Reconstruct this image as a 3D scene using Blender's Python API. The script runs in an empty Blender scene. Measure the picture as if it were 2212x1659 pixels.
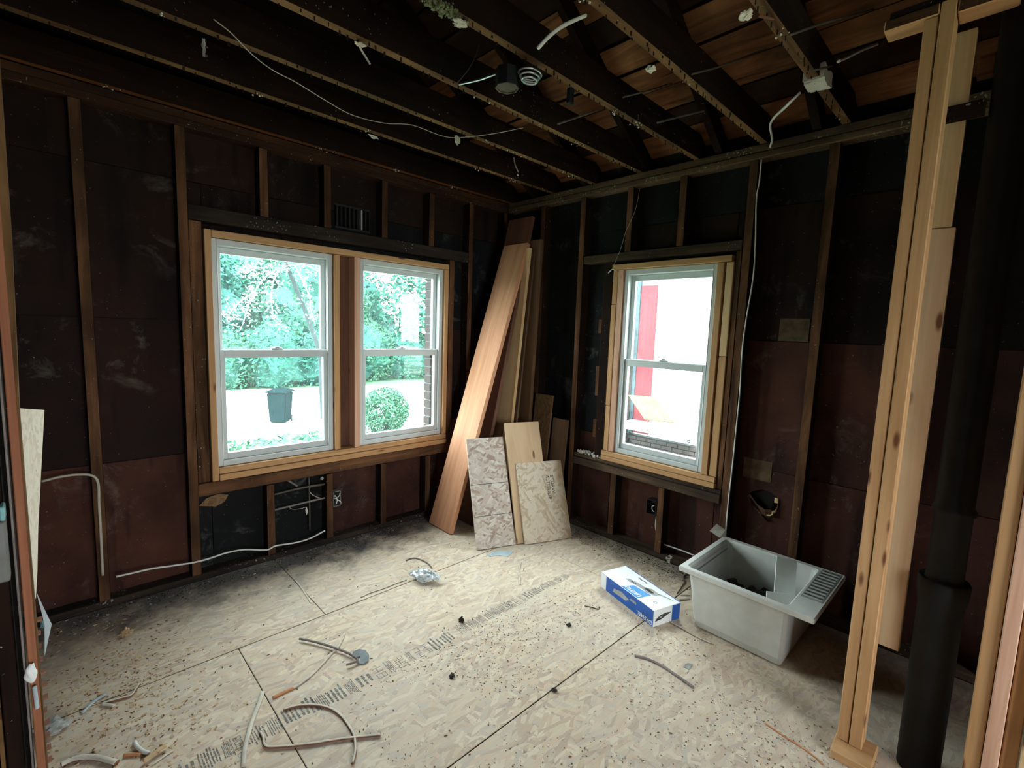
import bpy, bmesh, math, random
from mathutils import Vector, Matrix, noise
R = random.Random(7)
SC = bpy.context.scene
COL = SC.collection
# ------------------------------------------------------------ camera, sky, sun, exposure
def make_camera():
    yaw, pitch, roll = math.radians(45.844), math.radians(6.412), math.radians(2.039)
    f = Vector((math.cos(yaw)*math.cos(pitch), math.sin(yaw)*math.cos(pitch), -math.sin(pitch)))
    rt = Vector((math.sin(yaw), -math.cos(yaw), 0)); up = rt.cross(f)
    r2 = math.cos(roll)*rt + math.sin(roll)*up; u2 = -math.sin(roll)*rt + math.cos(roll)*up
    m = Matrix((r2, u2, -f)).transposed().to_4x4(); m.translation = Vector((-3.1249, -3.3441, 1.6191))
    cam = bpy.data.cameras.new('camera'); cam.sensor_width = 36; cam.sensor_fit = 'HORIZONTAL'
    cam.lens = 36*1032.39/2212; cam.clip_start = .02; cam.clip_end = 300
    o = bpy.data.objects.new('camera', cam); o.matrix_world = m; COL.objects.link(o); SC.camera = o
make_camera()
W = bpy.data.worlds.new('sky'); SC.world = W; W.use_nodes = True
wn = W.node_tree; wn.nodes.clear()
bg = wn.nodes.new('ShaderNodeBackground'); wo = wn.nodes.new('ShaderNodeOutputWorld')
bg.inputs[0].default_value = (.92, .975, 1.0, 1); bg.inputs[1].default_value = 1.0
wn.links.new(bg.outputs[0], wo.inputs[0])
sl = bpy.data.lights.new('sun', 'SUN'); sl.energy = 1.3; sl.angle = math.radians(8); sl.color = (1, .97, .9)
so = bpy.data.objects.new('sun', sl); COL.objects.link(so)
so.rotation_euler = Vector((-.62, -.42, 1.0)).to_track_quat('Z', 'Y').to_euler()
vs = SC.view_settings; vs.view_transform = 'Standard'; vs.look = 'None'; vs.gamma = 1; vs.use_curve_mapping = False
vs.exposure = 4.5
SC.cycles.max_bounces = 9; SC.cycles.diffuse_bounces = 6; SC.cycles.transparent_max_bounces = 12
SC.cycles.sample_clamp_indirect = 3; SC.cycles.caustics_reflective = False; SC.cycles.caustics_refractive = False
def portal(name, loc, rot, sx, sy):
    l = bpy.data.lights.new(name, 'AREA'); l.shape = 'RECTANGLE'; l.size = sx; l.size_y = sy
    l.cycles.is_portal = True
    o = bpy.data.objects.new(name, l); o.location = loc; o.rotation_euler = rot; COL.objects.link(o)
portal('daylight_portal', (-2.03, .16, 1.4), (math.pi/2, 0, math.pi), .78, 1.45)
portal('daylight_portal', (-1.09, .16, 1.4), (math.pi/2, 0, math.pi), .78, 1.45)
portal('daylight_portal', (.16, -1.64, 1.4), (math.pi/2, 0, math.pi/2), .74, 1.45)
portal('daylight_portal', (-2.5, -6.42, 1.52), (math.pi/2, 0, 0), 1.5, 1.5)

# ------------------------------------------------------------ node helpers and materials
class N:
    def __init__(s, name):
        s.m = bpy.data.materials.new(name); s.m.use_nodes = True; s.t = s.m.node_tree; s.t.nodes.clear()
        s.out = s.t.nodes.new('ShaderNodeOutputMaterial')
    def n(s, typ, ins=None, **kw):
        nd = s.t.nodes.new(typ)
        for k, v in kw.items(): setattr(nd, k, v)
        for k, v in (ins or {}).items():
            sock = nd.inputs[k]
            if hasattr(v, 'links') or isinstance(v, bpy.types.NodeSocket): s.t.links.new(v, sock)
            else: sock.default_value = v
        return nd
    def math(s, op, a, b=0.0, c=None, clamp=False):
        d = {0: a, 1: b}
        if c is not None: d[2] = c
        return s.n('ShaderNodeMath', d, operation=op, use_clamp=clamp).outputs[0]
    def mix(s, f, a, b, mode='MIX'):
        nd = s.n('ShaderNodeMix', data_type='RGBA', blend_type=mode)
        for i, v in ((0, f), (6, a), (7, b)):
            if isinstance(v, bpy.types.NodeSocket): s.t.links.new(v, nd.inputs[i])
            elif i == 0: nd.inputs[i].default_value = v
            else: nd.inputs[i].default_value = tuple(v) + (1,) if len(v) == 3 else v
        return nd.outputs[2]
    def ramp(s, f, stops, interp='LINEAR'):
        nd = s.n('ShaderNodeValToRGB', {0: f}); cr = nd.color_ramp; cr.interpolation = interp
        while len(cr.elements) < len(stops): cr.elements.new(.5)
        for e, (p, c) in zip(cr.elements, stops):
            e.position = p; e.color = (c, c, c, 1) if isinstance(c, (int, float)) else tuple(c) + (1,)
        return nd.outputs[0]
    def coords(s, kind='Object', rand=True, scale=(1, 1, 1), rot=(0, 0, 0)):
        tc = s.n('ShaderNodeTexCoord').outputs[kind]
        if rand:
            r = s.n('ShaderNodeObjectInfo').outputs['Random']
            off = s.math('MULTIPLY', r, 37.0)
            cv = s.n('ShaderNodeCombineXYZ', {0: off, 1: off, 2: off}).outputs[0]
            tc = s.n('ShaderNodeVectorMath', {0: tc, 1: cv}, operation='ADD').outputs[0]
        return s.n('ShaderNodeMapping', {0: tc, 2: rot, 3: scale}).outputs[0]
    def noise(s, v, scale=5.0, detail=3.0, rough=.55, dist=0.0):
        return s.n('ShaderNodeTexNoise', {'Vector': v, 'Scale': scale, 'Detail': detail, 'Roughness': rough, 'Distortion': dist}).outputs[0]
    def done(s, col, rough=.8, bump=None, bstr=.3, bdist=.01, metal=0.0, spec=.3, extra=None):
        d = {'Base Color': col if isinstance(col, bpy.types.NodeSocket) else tuple(col) + (1,), 'Roughness': rough, 'Metallic': metal, 'Specular IOR Level': spec}
        p = s.n('ShaderNodeBsdfPrincipled', d)
        for k, v in (extra or {}).items(): p.inputs[k].default_value = v
        if bump is not None:
            b = s.n('ShaderNodeBump', {'Height': bump, 'Strength': bstr, 'Distance': bdist})
            s.t.links.new(b.outputs[0], p.inputs['Normal'])
        s.t.links.new(p.outputs[0], s.out.inputs[0]); return s.m
def plain(name, col, rough=.7, metal=0.0, var=.15, spec=.3):
    k = N(name); v = k.coords(); n = k.noise(v, 14, 4)
    c = k.mix(k.ramp(n, [(.3, 0.0), (.7, 1.0)]), [x*(1-var) for x in col], [min(1, x*(1+var)) for x in col])
    return k.done(c, rough, n, .1, .003, metal, spec)
def lumber(name, axis, dark, light, knots=True, rough=.7, stripe=22.0):
    """new or bare wood, grain running along the given axis"""
    k = N(name); sc = [stripe]*3; sc['xyz'.index(axis)] = 1.1
    v = k.coords(scale=sc); g = k.noise(v, 1.0, 4, .6, .8)
    c = k.mix(k.ramp(g, [(.32, 0.0), (.68, 1.0)]), dark, light)
    s2 = [90]*3; s2['xyz'.index(axis)] = 3
    f = k.noise(k.coords(scale=s2), 1.0, 2); c = k.mix(.35, c, k.mix(f, [x*.55 for x in dark], light))
    if knots:
        s3 = [11.0]*3; s3['xyz'.index(axis)] = 3.2
        vo = k.n('ShaderNodeTexVoronoi', {'Vector': k.coords(scale=s3), 'Scale': 1.0, 'Randomness': 1.0})
        d = k.ramp(vo.outputs['Distance'], [(.07, 1.0), (.14, 0.0)])
        c = k.mix(d, c, (dark[0]*.3, dark[1]*.2, dark[2]*.15))
    return k.done(c, rough, g, .15, .004)
def old_wood(name, axis, dark, light, speck=.70, speckc=(.32, .33, .31)):
    """century-old framing: dark stain, dust and plaster specks"""
    k = N(name); sc = [14.0]*3; sc['xyz'.index(axis)] = 1.3
    v = k.coords(scale=sc); g = k.noise(v, 1.0, 5, .65, 1.0); big = k.noise(k.coords(), 2.3, 3)
    m = k.math('MULTIPLY', k.ramp(g, [(.3, 0.0), (.75, 1.0)]), k.ramp(big, [(.3, .15), (.65, 1.0)]))
    c = k.mix(m, dark, light)
    sp = k.noise(k.coords(), 75, 2, .5); sq = k.noise(k.coords(), 3.1, 2); sm_ = k.math('MULTIPLY', k.ramp(sp, [(speck, 0.0), (speck+.03, .8)]), k.ramp(sq, [(.48, 0.0), (.56, 1.0)])); c = k.mix(sm_, c, speckc)
    return k.done(c, .9, g, .3, .006, spec=.15)
def panel_mat(name, dark, light, tint):
    k = N(name); v = k.coords('Object'); a = k.noise(v, 2.1, 4, .6); b = k.noise(v, 9, 3)
    c = k.mix(k.ramp(a, [(.3, 0.0), (.7, 1.0)]), dark, light)
    sm = k.math('MULTIPLY', k.ramp(k.noise(v, 5.5, 6, .75, .8), [(.55, 0.0), (.75, 1.0)]), k.ramp(k.noise(v, 1.7, 2), [(.42, 0.0), (.58, 1.0)]))
    c = k.mix(k.math('MULTIPLY', sm, .6), c, tint)
    st = k.noise(k.coords('Object', scale=(7, 7, .9)), 1.0, 3, .6); c = k.mix(k.ramp(st, [(.55, 0.0), (.66, .75)]), c, [x*.45 for x in dark])
    sp = k.noise(v, 75, 2, .5); c = k.mix(k.ramp(sp, [(.73, 0.0), (.76, .7)]), c, (.25, .24, .22))
    return k.done(c, .88, b, .25, .004, spec=.2)
def osb_mat(name, palette, kind='Object', along=1.0, dirt=False, wet=None, ang=(12, -28, 70)):
    """strand board: three crossed layers of stretched voronoi flakes"""
    k = N(name); rand = (kind == 'Object' and not dirt)
    layers = []
    base = k.coords(kind, rand)
    if rand:
        q_ = k.n('ShaderNodeSeparateXYZ', {0: base}); base = k.n('ShaderNodeCombineXYZ', {0: q_.outputs[2], 1: k.math('ADD', q_.outputs[0], q_.outputs[1]), 2: 0.0}).outputs[0]
    wob = k.noise(base, 6.0, 2)
    wv = k.n('ShaderNodeCombineXYZ', {0: k.math('MULTIPLY', wob, .05), 1: k.math('MULTIPLY', wob, .05), 2: 0.0}).outputs[0]
    base = k.n('ShaderNodeVectorMath', {0: base, 1: wv}, operation='ADD').outputs[0]
    def layer(angle, sx, sy):
        rv = k.n('ShaderNodeMapping', {0: base, 2: (0, 0, math.radians(angle)), 3: (1, 1, 1)}).outputs[0]
        mv = k.n('ShaderNodeMapping', {0: rv, 3: (sx*along, sy*along, 1)}).outputs[0]
        vo = k.n('ShaderNodeTexVoronoi', {'Vector': mv, 'Scale': 1.0, 'Randomness': 1.0}, voronoi_dimensions='2D')
        sep = k.n('ShaderNodeSeparateColor', {0: vo.outputs['Color']})
        return sep.outputs[0], sep.outputs[1], vo.outputs['Distance']
    a, a2, ad = layer(ang[0], 11, 60); b, b2, bd = layer(ang[1], 13, 56); c3, c32, cd = layer(ang[2], 16, 60)
    st = [(i/(len(palette)), p) for i, p in enumerate(palette)]
    ca = k.ramp(a, st, 'CONSTANT'); cb = k.ramp(b, st, 'CONSTANT'); cc = k.ramp(c3, st, 'CONSTANT')
    col = k.mix(k.math('GREATER_THAN', a2, .55), ca, cb)
    col = k.mix(k.math('GREATER_THAN', b2, .72), col, cc)
    fine = k.noise(k.n('ShaderNodeMapping', {0: base, 3: (12*along, 140*along, 12)}).outputs[0], 1.0, 3)
    avg = [sum(p[i] for p in palette)/len(palette) for i in range(3)]
    col = k.mix(.34 if dirt else .12, col, avg)
    col = k.mix(.3, col, k.mix(fine, [x*.5 for x in avg], [min(1, x*1.4) for x in avg]))
    spk = k.noise(base, 46, 3, .6); col = k.mix(k.ramp(spk, [(.66, 0.0), (.71, .75)]), col, [x*.33 for x in avg])
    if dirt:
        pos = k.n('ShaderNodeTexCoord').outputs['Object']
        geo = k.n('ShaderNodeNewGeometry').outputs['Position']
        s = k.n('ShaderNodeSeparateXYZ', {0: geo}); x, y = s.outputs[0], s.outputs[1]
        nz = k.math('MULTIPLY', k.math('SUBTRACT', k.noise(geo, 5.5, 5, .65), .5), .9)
        near = k.ramp(k.math('ADD', k.math('ADD', y, nz), .43), [(.0, 0.0), (.32, .92)])  # window wall band: dust, with the shade below the sill painted in
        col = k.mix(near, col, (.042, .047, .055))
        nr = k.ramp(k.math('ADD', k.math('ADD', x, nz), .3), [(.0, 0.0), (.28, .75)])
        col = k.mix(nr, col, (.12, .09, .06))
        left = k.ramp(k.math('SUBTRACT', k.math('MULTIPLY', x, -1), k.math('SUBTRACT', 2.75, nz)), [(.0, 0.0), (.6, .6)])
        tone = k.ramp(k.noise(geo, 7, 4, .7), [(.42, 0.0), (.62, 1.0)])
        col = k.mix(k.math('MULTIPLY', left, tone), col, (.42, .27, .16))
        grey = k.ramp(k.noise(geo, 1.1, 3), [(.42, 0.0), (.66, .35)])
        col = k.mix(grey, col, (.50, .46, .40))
    if wet:
        s = k.n('ShaderNodeSeparateXYZ', {0: k.n('ShaderNodeTexCoord').outputs['Object']})
        nz = k.math('MULTIPLY', k.math('SUBTRACT', k.noise(base, 9, 4), .5), .16)
        e = k.ramp(k.math('ADD', k.math('ADD', s.outputs[0], nz), wet), [(.0, 0.0), (.1, .8)])
        col = k.mix(e, col, (.20, .12, .055))
    return k.done(col, .78, fine, .2, .003, spec=.25)

M = {}
LD, LL = (.40, .20, .08), (.62, .37, .18)
for ax in 'xyz':
    M['new_'+ax] = lumber('new_lumber_'+ax, ax, LD, LL)
    M['old_'+ax] = old_wood('old_wood_'+ax, ax, (.0045, .0026, .002), (.030, .012, .0065))
    M['old_mid_'+ax] = old_wood('old_mid_wood_'+ax, ax, (.024, .012, .007), (.23, .105, .048), .70)
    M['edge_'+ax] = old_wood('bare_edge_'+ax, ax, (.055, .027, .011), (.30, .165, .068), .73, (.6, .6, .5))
M['soot_x'] = old_wood('sooty_wood', 'x', (.008, .007, .007), (.065, .042, .028), .66)
M['soot_y'] = old_wood('sooty_wood_y', 'y', (.020, .014, .010), (.15, .095, .058), .66)
M['plate_y'] = old_wood('dusty_plate', 'y', (.045, .03, .017), (.22, .135, .07), .62, (.34, .35, .28))
M['plate_x'] = old_wood('brown_plate', 'x', (.022, .010, .006), (.10, .042, .020), .68)
M['orange_x'] = old_wood('orange_joist_edge', 'x', (.10, .036, .012), (.26, .10, .032), .75)
M['roof_y'] = old_wood('roof_board_wood', 'y', (.012, .0055, .003), (.055, .024, .012), .76); M['roof_lit_y'] = old_wood('lit_roof_board_wood', 'y', (.06, .025, .011), (.48, .21, .085), .78)  # second wood is brighter: light on some roof boards put into the colour
M['pink_z'] = lumber('pinkish_lumber', 'z', (.48, .24, .15), (.74, .47, .33))
M['red_z'] = lumber('red_brown_lumber', 'z', (.22, .07, .03), (.42, .17, .085), False)
M['fir_z'] = lumber('reddish_fir', 'z', (.42, .17, .085), (.67, .34, .19), False, stripe=16)
M['yel_z'] = lumber('yellow_fir', 'z', (.50, .30, .13), (.74, .53, .30), True, stripe=14)
M['drk_z'] = lumber('dark_brown_board', 'z', (.055, .028, .014), (.17, .09, .042), False, stripe=12)
M['drd_z'] = lumber('dark_red_board', 'z', (.07, .026, .016), (.16, .066, .036), False, stripe=12)
M['ply_z'] = lumber('plywood_face', 'z', (.50, .32, .18), (.70, .50, .31), True, stripe=9)
M['pbrown'] = panel_mat('brown_sheathing', (.0065, .0034, .0028), (.024, .0095, .0065), (.13, .11, .09))
M['pred'] = panel_mat('red_sheathing', (.020, .0075, .0055), (.082, .029, .019), (.16, .12, .10))
M['pblack'] = panel_mat('black_sheathing', (.003, .003, .0036), (.009, .0088, .0095), (.15, .16, .15))
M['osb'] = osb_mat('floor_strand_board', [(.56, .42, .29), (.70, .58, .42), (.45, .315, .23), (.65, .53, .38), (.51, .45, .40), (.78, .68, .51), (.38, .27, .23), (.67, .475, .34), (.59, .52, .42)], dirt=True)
M['osb_grey'] = osb_mat('grey_strand_board', [(.48, .39, .32), (.66, .60, .52), (.27, .16, .115), (.56, .45, .37), (.74, .69, .60), (.36, .24, .18), (.60, .52, .45), (.54, .48, .43)], along=1.05, ang=(62, -35, 108))
M['osb_tan'] = osb_mat('tan_strand_board', [(.58, .48, .35), (.68, .58, .45), (.46, .35, .23), (.63, .54, .43), (.62, .55, .44), (.40, .29, .19)], along=.95, wet=-.1, ang=(30, -50, 85))
M['osb_dark'] = osb_mat('dark_strand_board', [(.15, .08, .035), (.22, .13, .06), (.10, .055, .025), (.19, .11, .05)], along=1.3)
M['osb_pale'] = osb_mat('pale_strand_board', [(.72, .62, .50), (.80, .72, .62), (.64, .52, .40), (.78, .70, .58)], along=.9, ang=(70, 40, 110))
M['vinyl'] = plain('white_vinyl', (.54, .58, .58), .35, var=.03, spec=.5)
M['black'] = plain('black_plastic', (.012, .012, .013), .5)
M['iron'] = plain('black_cast_iron', (.0045, .0058, .0064), .62, var=.5)
M['void'] = plain('dark_backing', (.012, .009, .008), .95)
M['cable'] = plain('white_cable', (.66, .66, .62), .45, var=.06)
M['cable_old'] = plain('aged_cable', (.42, .38, .30), .6)
M['steel'] = plain('galvanised_steel', (.45, .50, .50), .38, 1.0)
M['rust'] = plain('old_conduit', (.10, .085, .065), .6, .6)
M['paper'] = plain('dusty_white_paper', (.62, .60, .52), .9)
M['tub'] = plain('grey_plastic', (.60, .60, .56), .38, var=.07, spec=.45)
M['tub_dirty'] = plain('dirty_grey_plastic', (.25, .27, .26), .5, var=.35)
M['foam'] = plain('white_tile', (.78, .82, .80), .4, var=.04)
M['debris_dark'] = plain('dark_rubble', (.035, .028, .024), .95, var=.5)
M['debris_grey'] = plain('grey_rubble', (.32, .32, .30), .95, var=.4)
M['chip_dark'] = plain('dark_chip', (.12, .095, .07), .9, var=.5)
M['chip_red'] = plain('red_brown_chip', (.20, .085, .04), .9, var=.5)
M['chip_tan'] = plain('tan_chip', (.52, .36, .20), .9, var=.3)
M['strip_brown'] = plain('brown_strip', (.20, .085, .05), .8, var=.35)
M['strip_pale'] = plain('pale_strip', (.60, .54, .45), .75, var=.2)
M['strip_orange'] = plain('orange_strip', (.50, .22, .09), .8)
M['strip_grey'] = plain('grey_strip', (.19, .16, .15), .8, var=.3)
M['strip_blue'] = plain('blue_grey_strip', (.40, .47, .50), .7)
M['patch'] = plain('faded_brown_paper', (.085, .052, .028), .9, var=.5)
M['flap'] = plain('torn_brown_board', (.10, .048, .026), .9, var=.5)
M['moss'] = plain('greenish_dust', (.16, .18, .10), .95, var=.5)
M['slate'] = plain('grey_slate', (.17, .19, .20), .8, var=.3)
M['blue'] = plain('printed_blue', (.012, .10, .42), .4, var=.2, spec=.5)
M['blue2'] = plain('printed_light_blue', (.02, .25, .62), .4, var=.15, spec=.5)
M['white'] = plain('printed_white', (.84, .86, .86), .4, var=.02, spec=.5)
M['cgrey'] = plain('printed_grey', (.36, .37, .37), .5, var=.25)
M['ink'] = plain('grey_ink', (.17, .165, .15), .85, var=.3)
M['inkd'] = plain('black_ink', (.05, .045, .04), .85)
M['teal'] = plain('pale_teal_plastic', (.20, .42, .42), .5)
M['boxgrey'] = plain('grey_metal_box', (.17, .175, .165), .6, .3)
M['can'] = plain('dark_teal_plastic', (.003, .010, .012), .95, spec=0.0)
M['leaf'] = plain('leaf', (.023, .09, .062), .7, var=.5, spec=0.0)
M['leaf2'] = plain('light_leaf', (.036, .105, .062), .7, var=.4, spec=0.0)
M['leaf3'] = plain('dark_leaf', (.019, .078, .064), .7, var=.5, spec=.15)
M['sunlit_leaves'] = plain('pale_sunlit_leaf', (.17, .25, .23), .9)  # pale leaf colour stands in for sunlight on the drooping branch
M['bark'] = plain('grey_bark', (.015, .024, .027), .9, var=.35)
M['concrete'] = plain('pale_concrete', (.45, .46, .45), .9, var=.06)
M['siding'] = plain('white_siding', (.46, .47, .47), .6, var=.03)
M['redpaint'] = plain('red_paint', (.10, .006, .012), .6, var=.25)
M['bluegrey'] = plain('blue_grey_paint', (.025, .042, .052), .7, var=.3)
M['yelply'] = plain('yellow_plywood', (.13, .085, .030), .9, var=.3)
M['mortar'] = plain('pale_mortar', (.10, .105, .11), .95)
k = N('brick_clay'); v = k.coords(); nn = k.noise(v, 30, 4); rr = k.n('ShaderNodeObjectInfo').outputs['Random']
M['brick'] = k.done(k.mix(nn, k.mix(rr, (.012, .007, .008), (.024, .014, .015)), (.034, .022, .023)), .9, nn, .4, .004)
k = N('grass'); v = k.coords(rand=False); a = k.noise(v, .55, 5, .7); b = k.noise(v, 9, 3)
c = k.mix(b, (.025, .085, .038), (.05, .14, .06))
sp = k.n('ShaderNodeSeparateXYZ', {0: v}); far = k.math('GREATER_THAN', sp.outputs[1], 15.0)
M['grass'] = k.done(k.mix(k.math('MULTIPLY', k.ramp(a, [(.47, 0.0), (.55, 1.0)]), k.math('SUBTRACT', 1.0, far)), c, (.42, .43, .40)), .95, b, .4, .02)
k = N('window_glass')
tr = k.n('ShaderNodeBsdfTransparent', {0: (.93, .985, .975, 1)}); gl = k.n('ShaderNodeBsdfGlossy', {0: (1, 1, 1, 1), 'Roughness': .01})
lw = k.n('ShaderNodeLayerWeight', {0: .5}); fr = k.math('ADD', k.math('MULTIPLY', k.math('POWER', lw.outputs['Facing'], 5.0), .9), .025)
m1 = k.n('ShaderNodeMixShader', {0: fr, 1: tr.outputs[0], 2: gl.outputs[0]})
tl = k.n('ShaderNodeBsdfTranslucent', {0: (.80, .97, .95, 1)}); dn = k.noise(k.coords(), 3, 3)
m2 = k.n('ShaderNodeMixShader', {0: k.ramp(dn, [(.3, .005), (.7, .009)]), 1: m1.outputs[0], 2: tl.outputs[0]})  # faint translucent film imitates hazy glare over the view
k.t.links.new(m2.outputs[0], k.out.inputs[0]); M['glass'] = k.m
k = N('clear_plastic_bag')
tr = k.n('ShaderNodeBsdfTransparent', {0: (.85, .9, .92, 1)}); gl = k.n('ShaderNodeBsdfGlossy', {0: (.9, .95, 1, 1), 'Roughness': .12})
df = k.n('ShaderNodeBsdfDiffuse', {0: (.82, .88, .92, 1)}); f1 = k.noise(k.coords(), 40, 3)
a1 = k.n('ShaderNodeMixShader', {0: .35, 1: tr.outputs[0], 2: gl.outputs[0]}); a2 = k.n('ShaderNodeMixShader', {0: k.ramp(f1, [(.4, .15), (.65, .9)]), 1: a1.outputs[0], 2: df.outputs[0]})
k.t.links.new(a2.outputs[0], k.out.inputs[0]); M['bag'] = k.m

# ------------------------------------------------------------ object helpers
def tag(o, label=None, cat=None, group=None, kind=None):
    for a, b in (('label', label), ('category', cat), ('group', group), ('kind', kind)):
        if b: o[a] = b
    return o
def empty(name, loc=(0, 0, 0), rotz=0.0, **kw):
    o = bpy.data.objects.new(name, None); o.location = loc; o.rotation_euler = (0, 0, rotz); o.empty_display_size = .05
    COL.objects.link(o); return tag(o, **kw)
def struct(name, loc=(0, 0, 0)): return empty(name, loc, kind='structure')
def link(name, me, mats, parent=None, world_loc=(0, 0, 0), smooth=False):
    for m in (mats if isinstance(mats, (list, tuple)) else [mats]): me.materials.append(M[m])
    o = bpy.data.objects.new(name, me); COL.objects.link(o)
    if parent is not None:
        o.parent = parent; L = Vector(world_loc)
        p = parent
        while p is not None: L = L - Vector(p.location) if p.rotation_euler.z == 0 else L; p = p.parent
        o.location = L
    else: o.location = world_loc
    if smooth:
        for p in me.polygons: p.use_smooth = True
    return o
def bm_mesh(bm, name='m'):
    me = bpy.data.meshes.new(name); bm.normal_update(); bm.to_mesh(me); bm.free(); return me
def boxmesh(sx, sy, sz, bev=.0015, faces=None, jit=0.0):
    bm = bmesh.new(); bmesh.ops.create_cube(bm, size=1)
    for v in bm.verts:
        v.co = Vector((v.co.x*sx, v.co.y*sy, v.co.z*sz))
        if jit: v.co += Vector((R.uniform(-jit, jit), R.uniform(-jit, jit), R.uniform(-jit, jit)))
    bm.normal_update()
    for f in bm.faces:
        for (ax, sg), idx in (faces or {}).items():
            if f.normal['xyz'.index(ax)]*sg > .9: f.material_index = idx
    if bev and bev*2.2 < min(sx, sy, sz): bmesh.ops.bevel(bm, geom=list(bm.edges), offset=bev, segments=1, affect='EDGES')
    return bm_mesh(bm)
def box(name, x0, x1, y0, y1, z0, z1, mat, parent=None, bev=.0015, faces=None, jit=0.0):
    c = ((x0+x1)/2, (y0+y1)/2, (z0+z1)/2)
    return link(name, boxmesh(abs(x1-x0), abs(y1-y0), abs(z1-z0), bev, faces, jit), mat, parent, c)
def catmull(P, n=6):
    P = [Vector(p) for p in P]
    if len(P) < 3: return P
    Q = [P[0]*2-P[1]] + P + [P[-1]*2-P[-2]]; out = []
    for i in range(1, len(Q)-2):
        for j in range(n):
            t = j/n; a, b, c, d = Q[i-1], Q[i], Q[i+1], Q[i+2]
            out.append(.5*((2*b)+(c-a)*t+(2*a-5*b+4*c-d)*t*t+(3*b-a-3*c+d)*t**3))
    out.append(P[-1]); return out
def sweep(pts, ru, rv=None, seg=8, n=5, taper=None, upv=None, smooth=True):
    """closed tube mesh along a smooth path, elliptical section ru (sideways) x rv (up)"""
    rv = ru if rv is None else rv
    P = catmull(pts, n) if smooth else [Vector(p) for p in pts]
    bm = bmesh.new(); rings = []
    for i, p in enumerate(P):
        t = (P[min(i+1, len(P)-1)]-P[max(i-1, 0)]).normalized()
        ref = Vector(upv) if upv else (Vector((0, 0, 1)) if abs(t.z) < .9 else Vector((1, 0, 0)))
        s = t.cross(ref).normalized(); u = s.cross(t).normalized()
        k = 1 if taper is None else taper(i/(len(P)-1))
        rings.append([bm.verts.new(p + s*math.cos(2*math.pi*a/seg)*ru*k + u*math.sin(2*math.pi*a/seg)*rv*k) for a in range(seg)])
    for a, b in zip(rings, rings[1:]):
        for i in range(seg): bm.faces.new((a[i], a[(i+1) % seg], b[(i+1) % seg], b[i]))
    bm.faces.new(rings[0][::-1]); bm.faces.new(rings[-1])
    bmesh.ops.recalc_face_normals(bm, faces=bm.faces)
    return bm
def tube(name, pts, r, mat, parent=None, rv=None, seg=8, n=5, taper=None, upv=None):
    bm = sweep(pts, r, rv, seg, n, taper, upv); c = Vector(pts[0])
    if parent is None:
        for v in bm.verts: v.co -= c
        return link(name, bm_mesh(bm), mat, None, c, True)
    return link(name, bm_mesh(bm), mat, parent, (0, 0, 0), True)
def lathe(bm, prof, cx=0, cy=0, seg=20, axis='z'):
    rings = []
    for r, z in prof:
        ring = []
        for a in range(seg):
            x, y = r*math.cos(2*math.pi*a/seg), r*math.sin(2*math.pi*a/seg)
            ring.append(bm.verts.new((cx+x, cy+y, z) if axis == 'z' else (cx+x, z, cy+y)))
        rings.append(ring)
    for a, b in zip(rings, rings[1:]):
        for i in range(seg): bm.faces.new((a[i], a[(i+1) % seg], b[(i+1) % seg], b[i]))
    bm.faces.new(rings[0][::-1]); bm.faces.new(rings[-1]); bmesh.ops.recalc_face_normals(bm, faces=bm.faces)
    return bm
def prism(poly, d, off=0.0):
    """polygon given as 3-D points, pushed along vector d"""
    bm = bmesh.new(); d = Vector(d)
    a = [bm.verts.new(Vector(p)) for p in poly]; b = [bm.verts.new(Vector(p)+d) for p in poly]
    bm.faces.new(a[::-1]); bm.faces.new(b)
    for i in range(len(a)): bm.faces.new((a[i], a[(i+1) % len(a)], b[(i+1) % len(a)], b[i]))
    bmesh.ops.recalc_face_normals(bm, faces=bm.faces); return bm
def add_box(bm, x0, x1, y0, y1, z0, z1):
    vs_ = [bm.verts.new((x, y, z)) for x in (x0, x1) for y in (y0, y1) for z in (z0, z1)]
    for f in ((0, 1, 3, 2), (4, 6, 7, 5), (0, 4, 5, 1), (2, 3, 7, 6), (0, 2, 6, 4), (1, 5, 7, 3)): bm.faces.new([vs_[i] for i in f])
def text_mesh(s, size, bold=0.0):
    cu = bpy.data.curves.new('t', 'FONT'); cu.body = s; cu.size = size; cu.offset = bold; cu.extrude = .0002
    o = bpy.data.objects.new('t', cu); COL.objects.link(o); dg = bpy.context.evaluated_depsgraph_get()
    me = bpy.data.meshes.new_from_object(o.evaluated_get(dg)); bpy.data.objects.remove(o); me.materials.clear(); return me
def rects_minus(x0, x1, z0, z1, hole):
    hx0, hx1, hz0, hz1 = hole
    if hx0 >= x1 or hx1 <= x0 or hz0 >= z1 or hz1 <= z0: return [(x0, x1, z0, z1)]
    out = []
    if hx0 > x0: out.append((x0, hx0, z0, z1))
    if hx1 < x1: out.append((hx1, x1, z0, z1))
    a, b = max(x0, hx0), min(x1, hx1)
    if hz0 > z0: out.append((a, b, z0, hz0))
    if hz1 < z1: out.append((a, b, hz1, z1))
    return out

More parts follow.
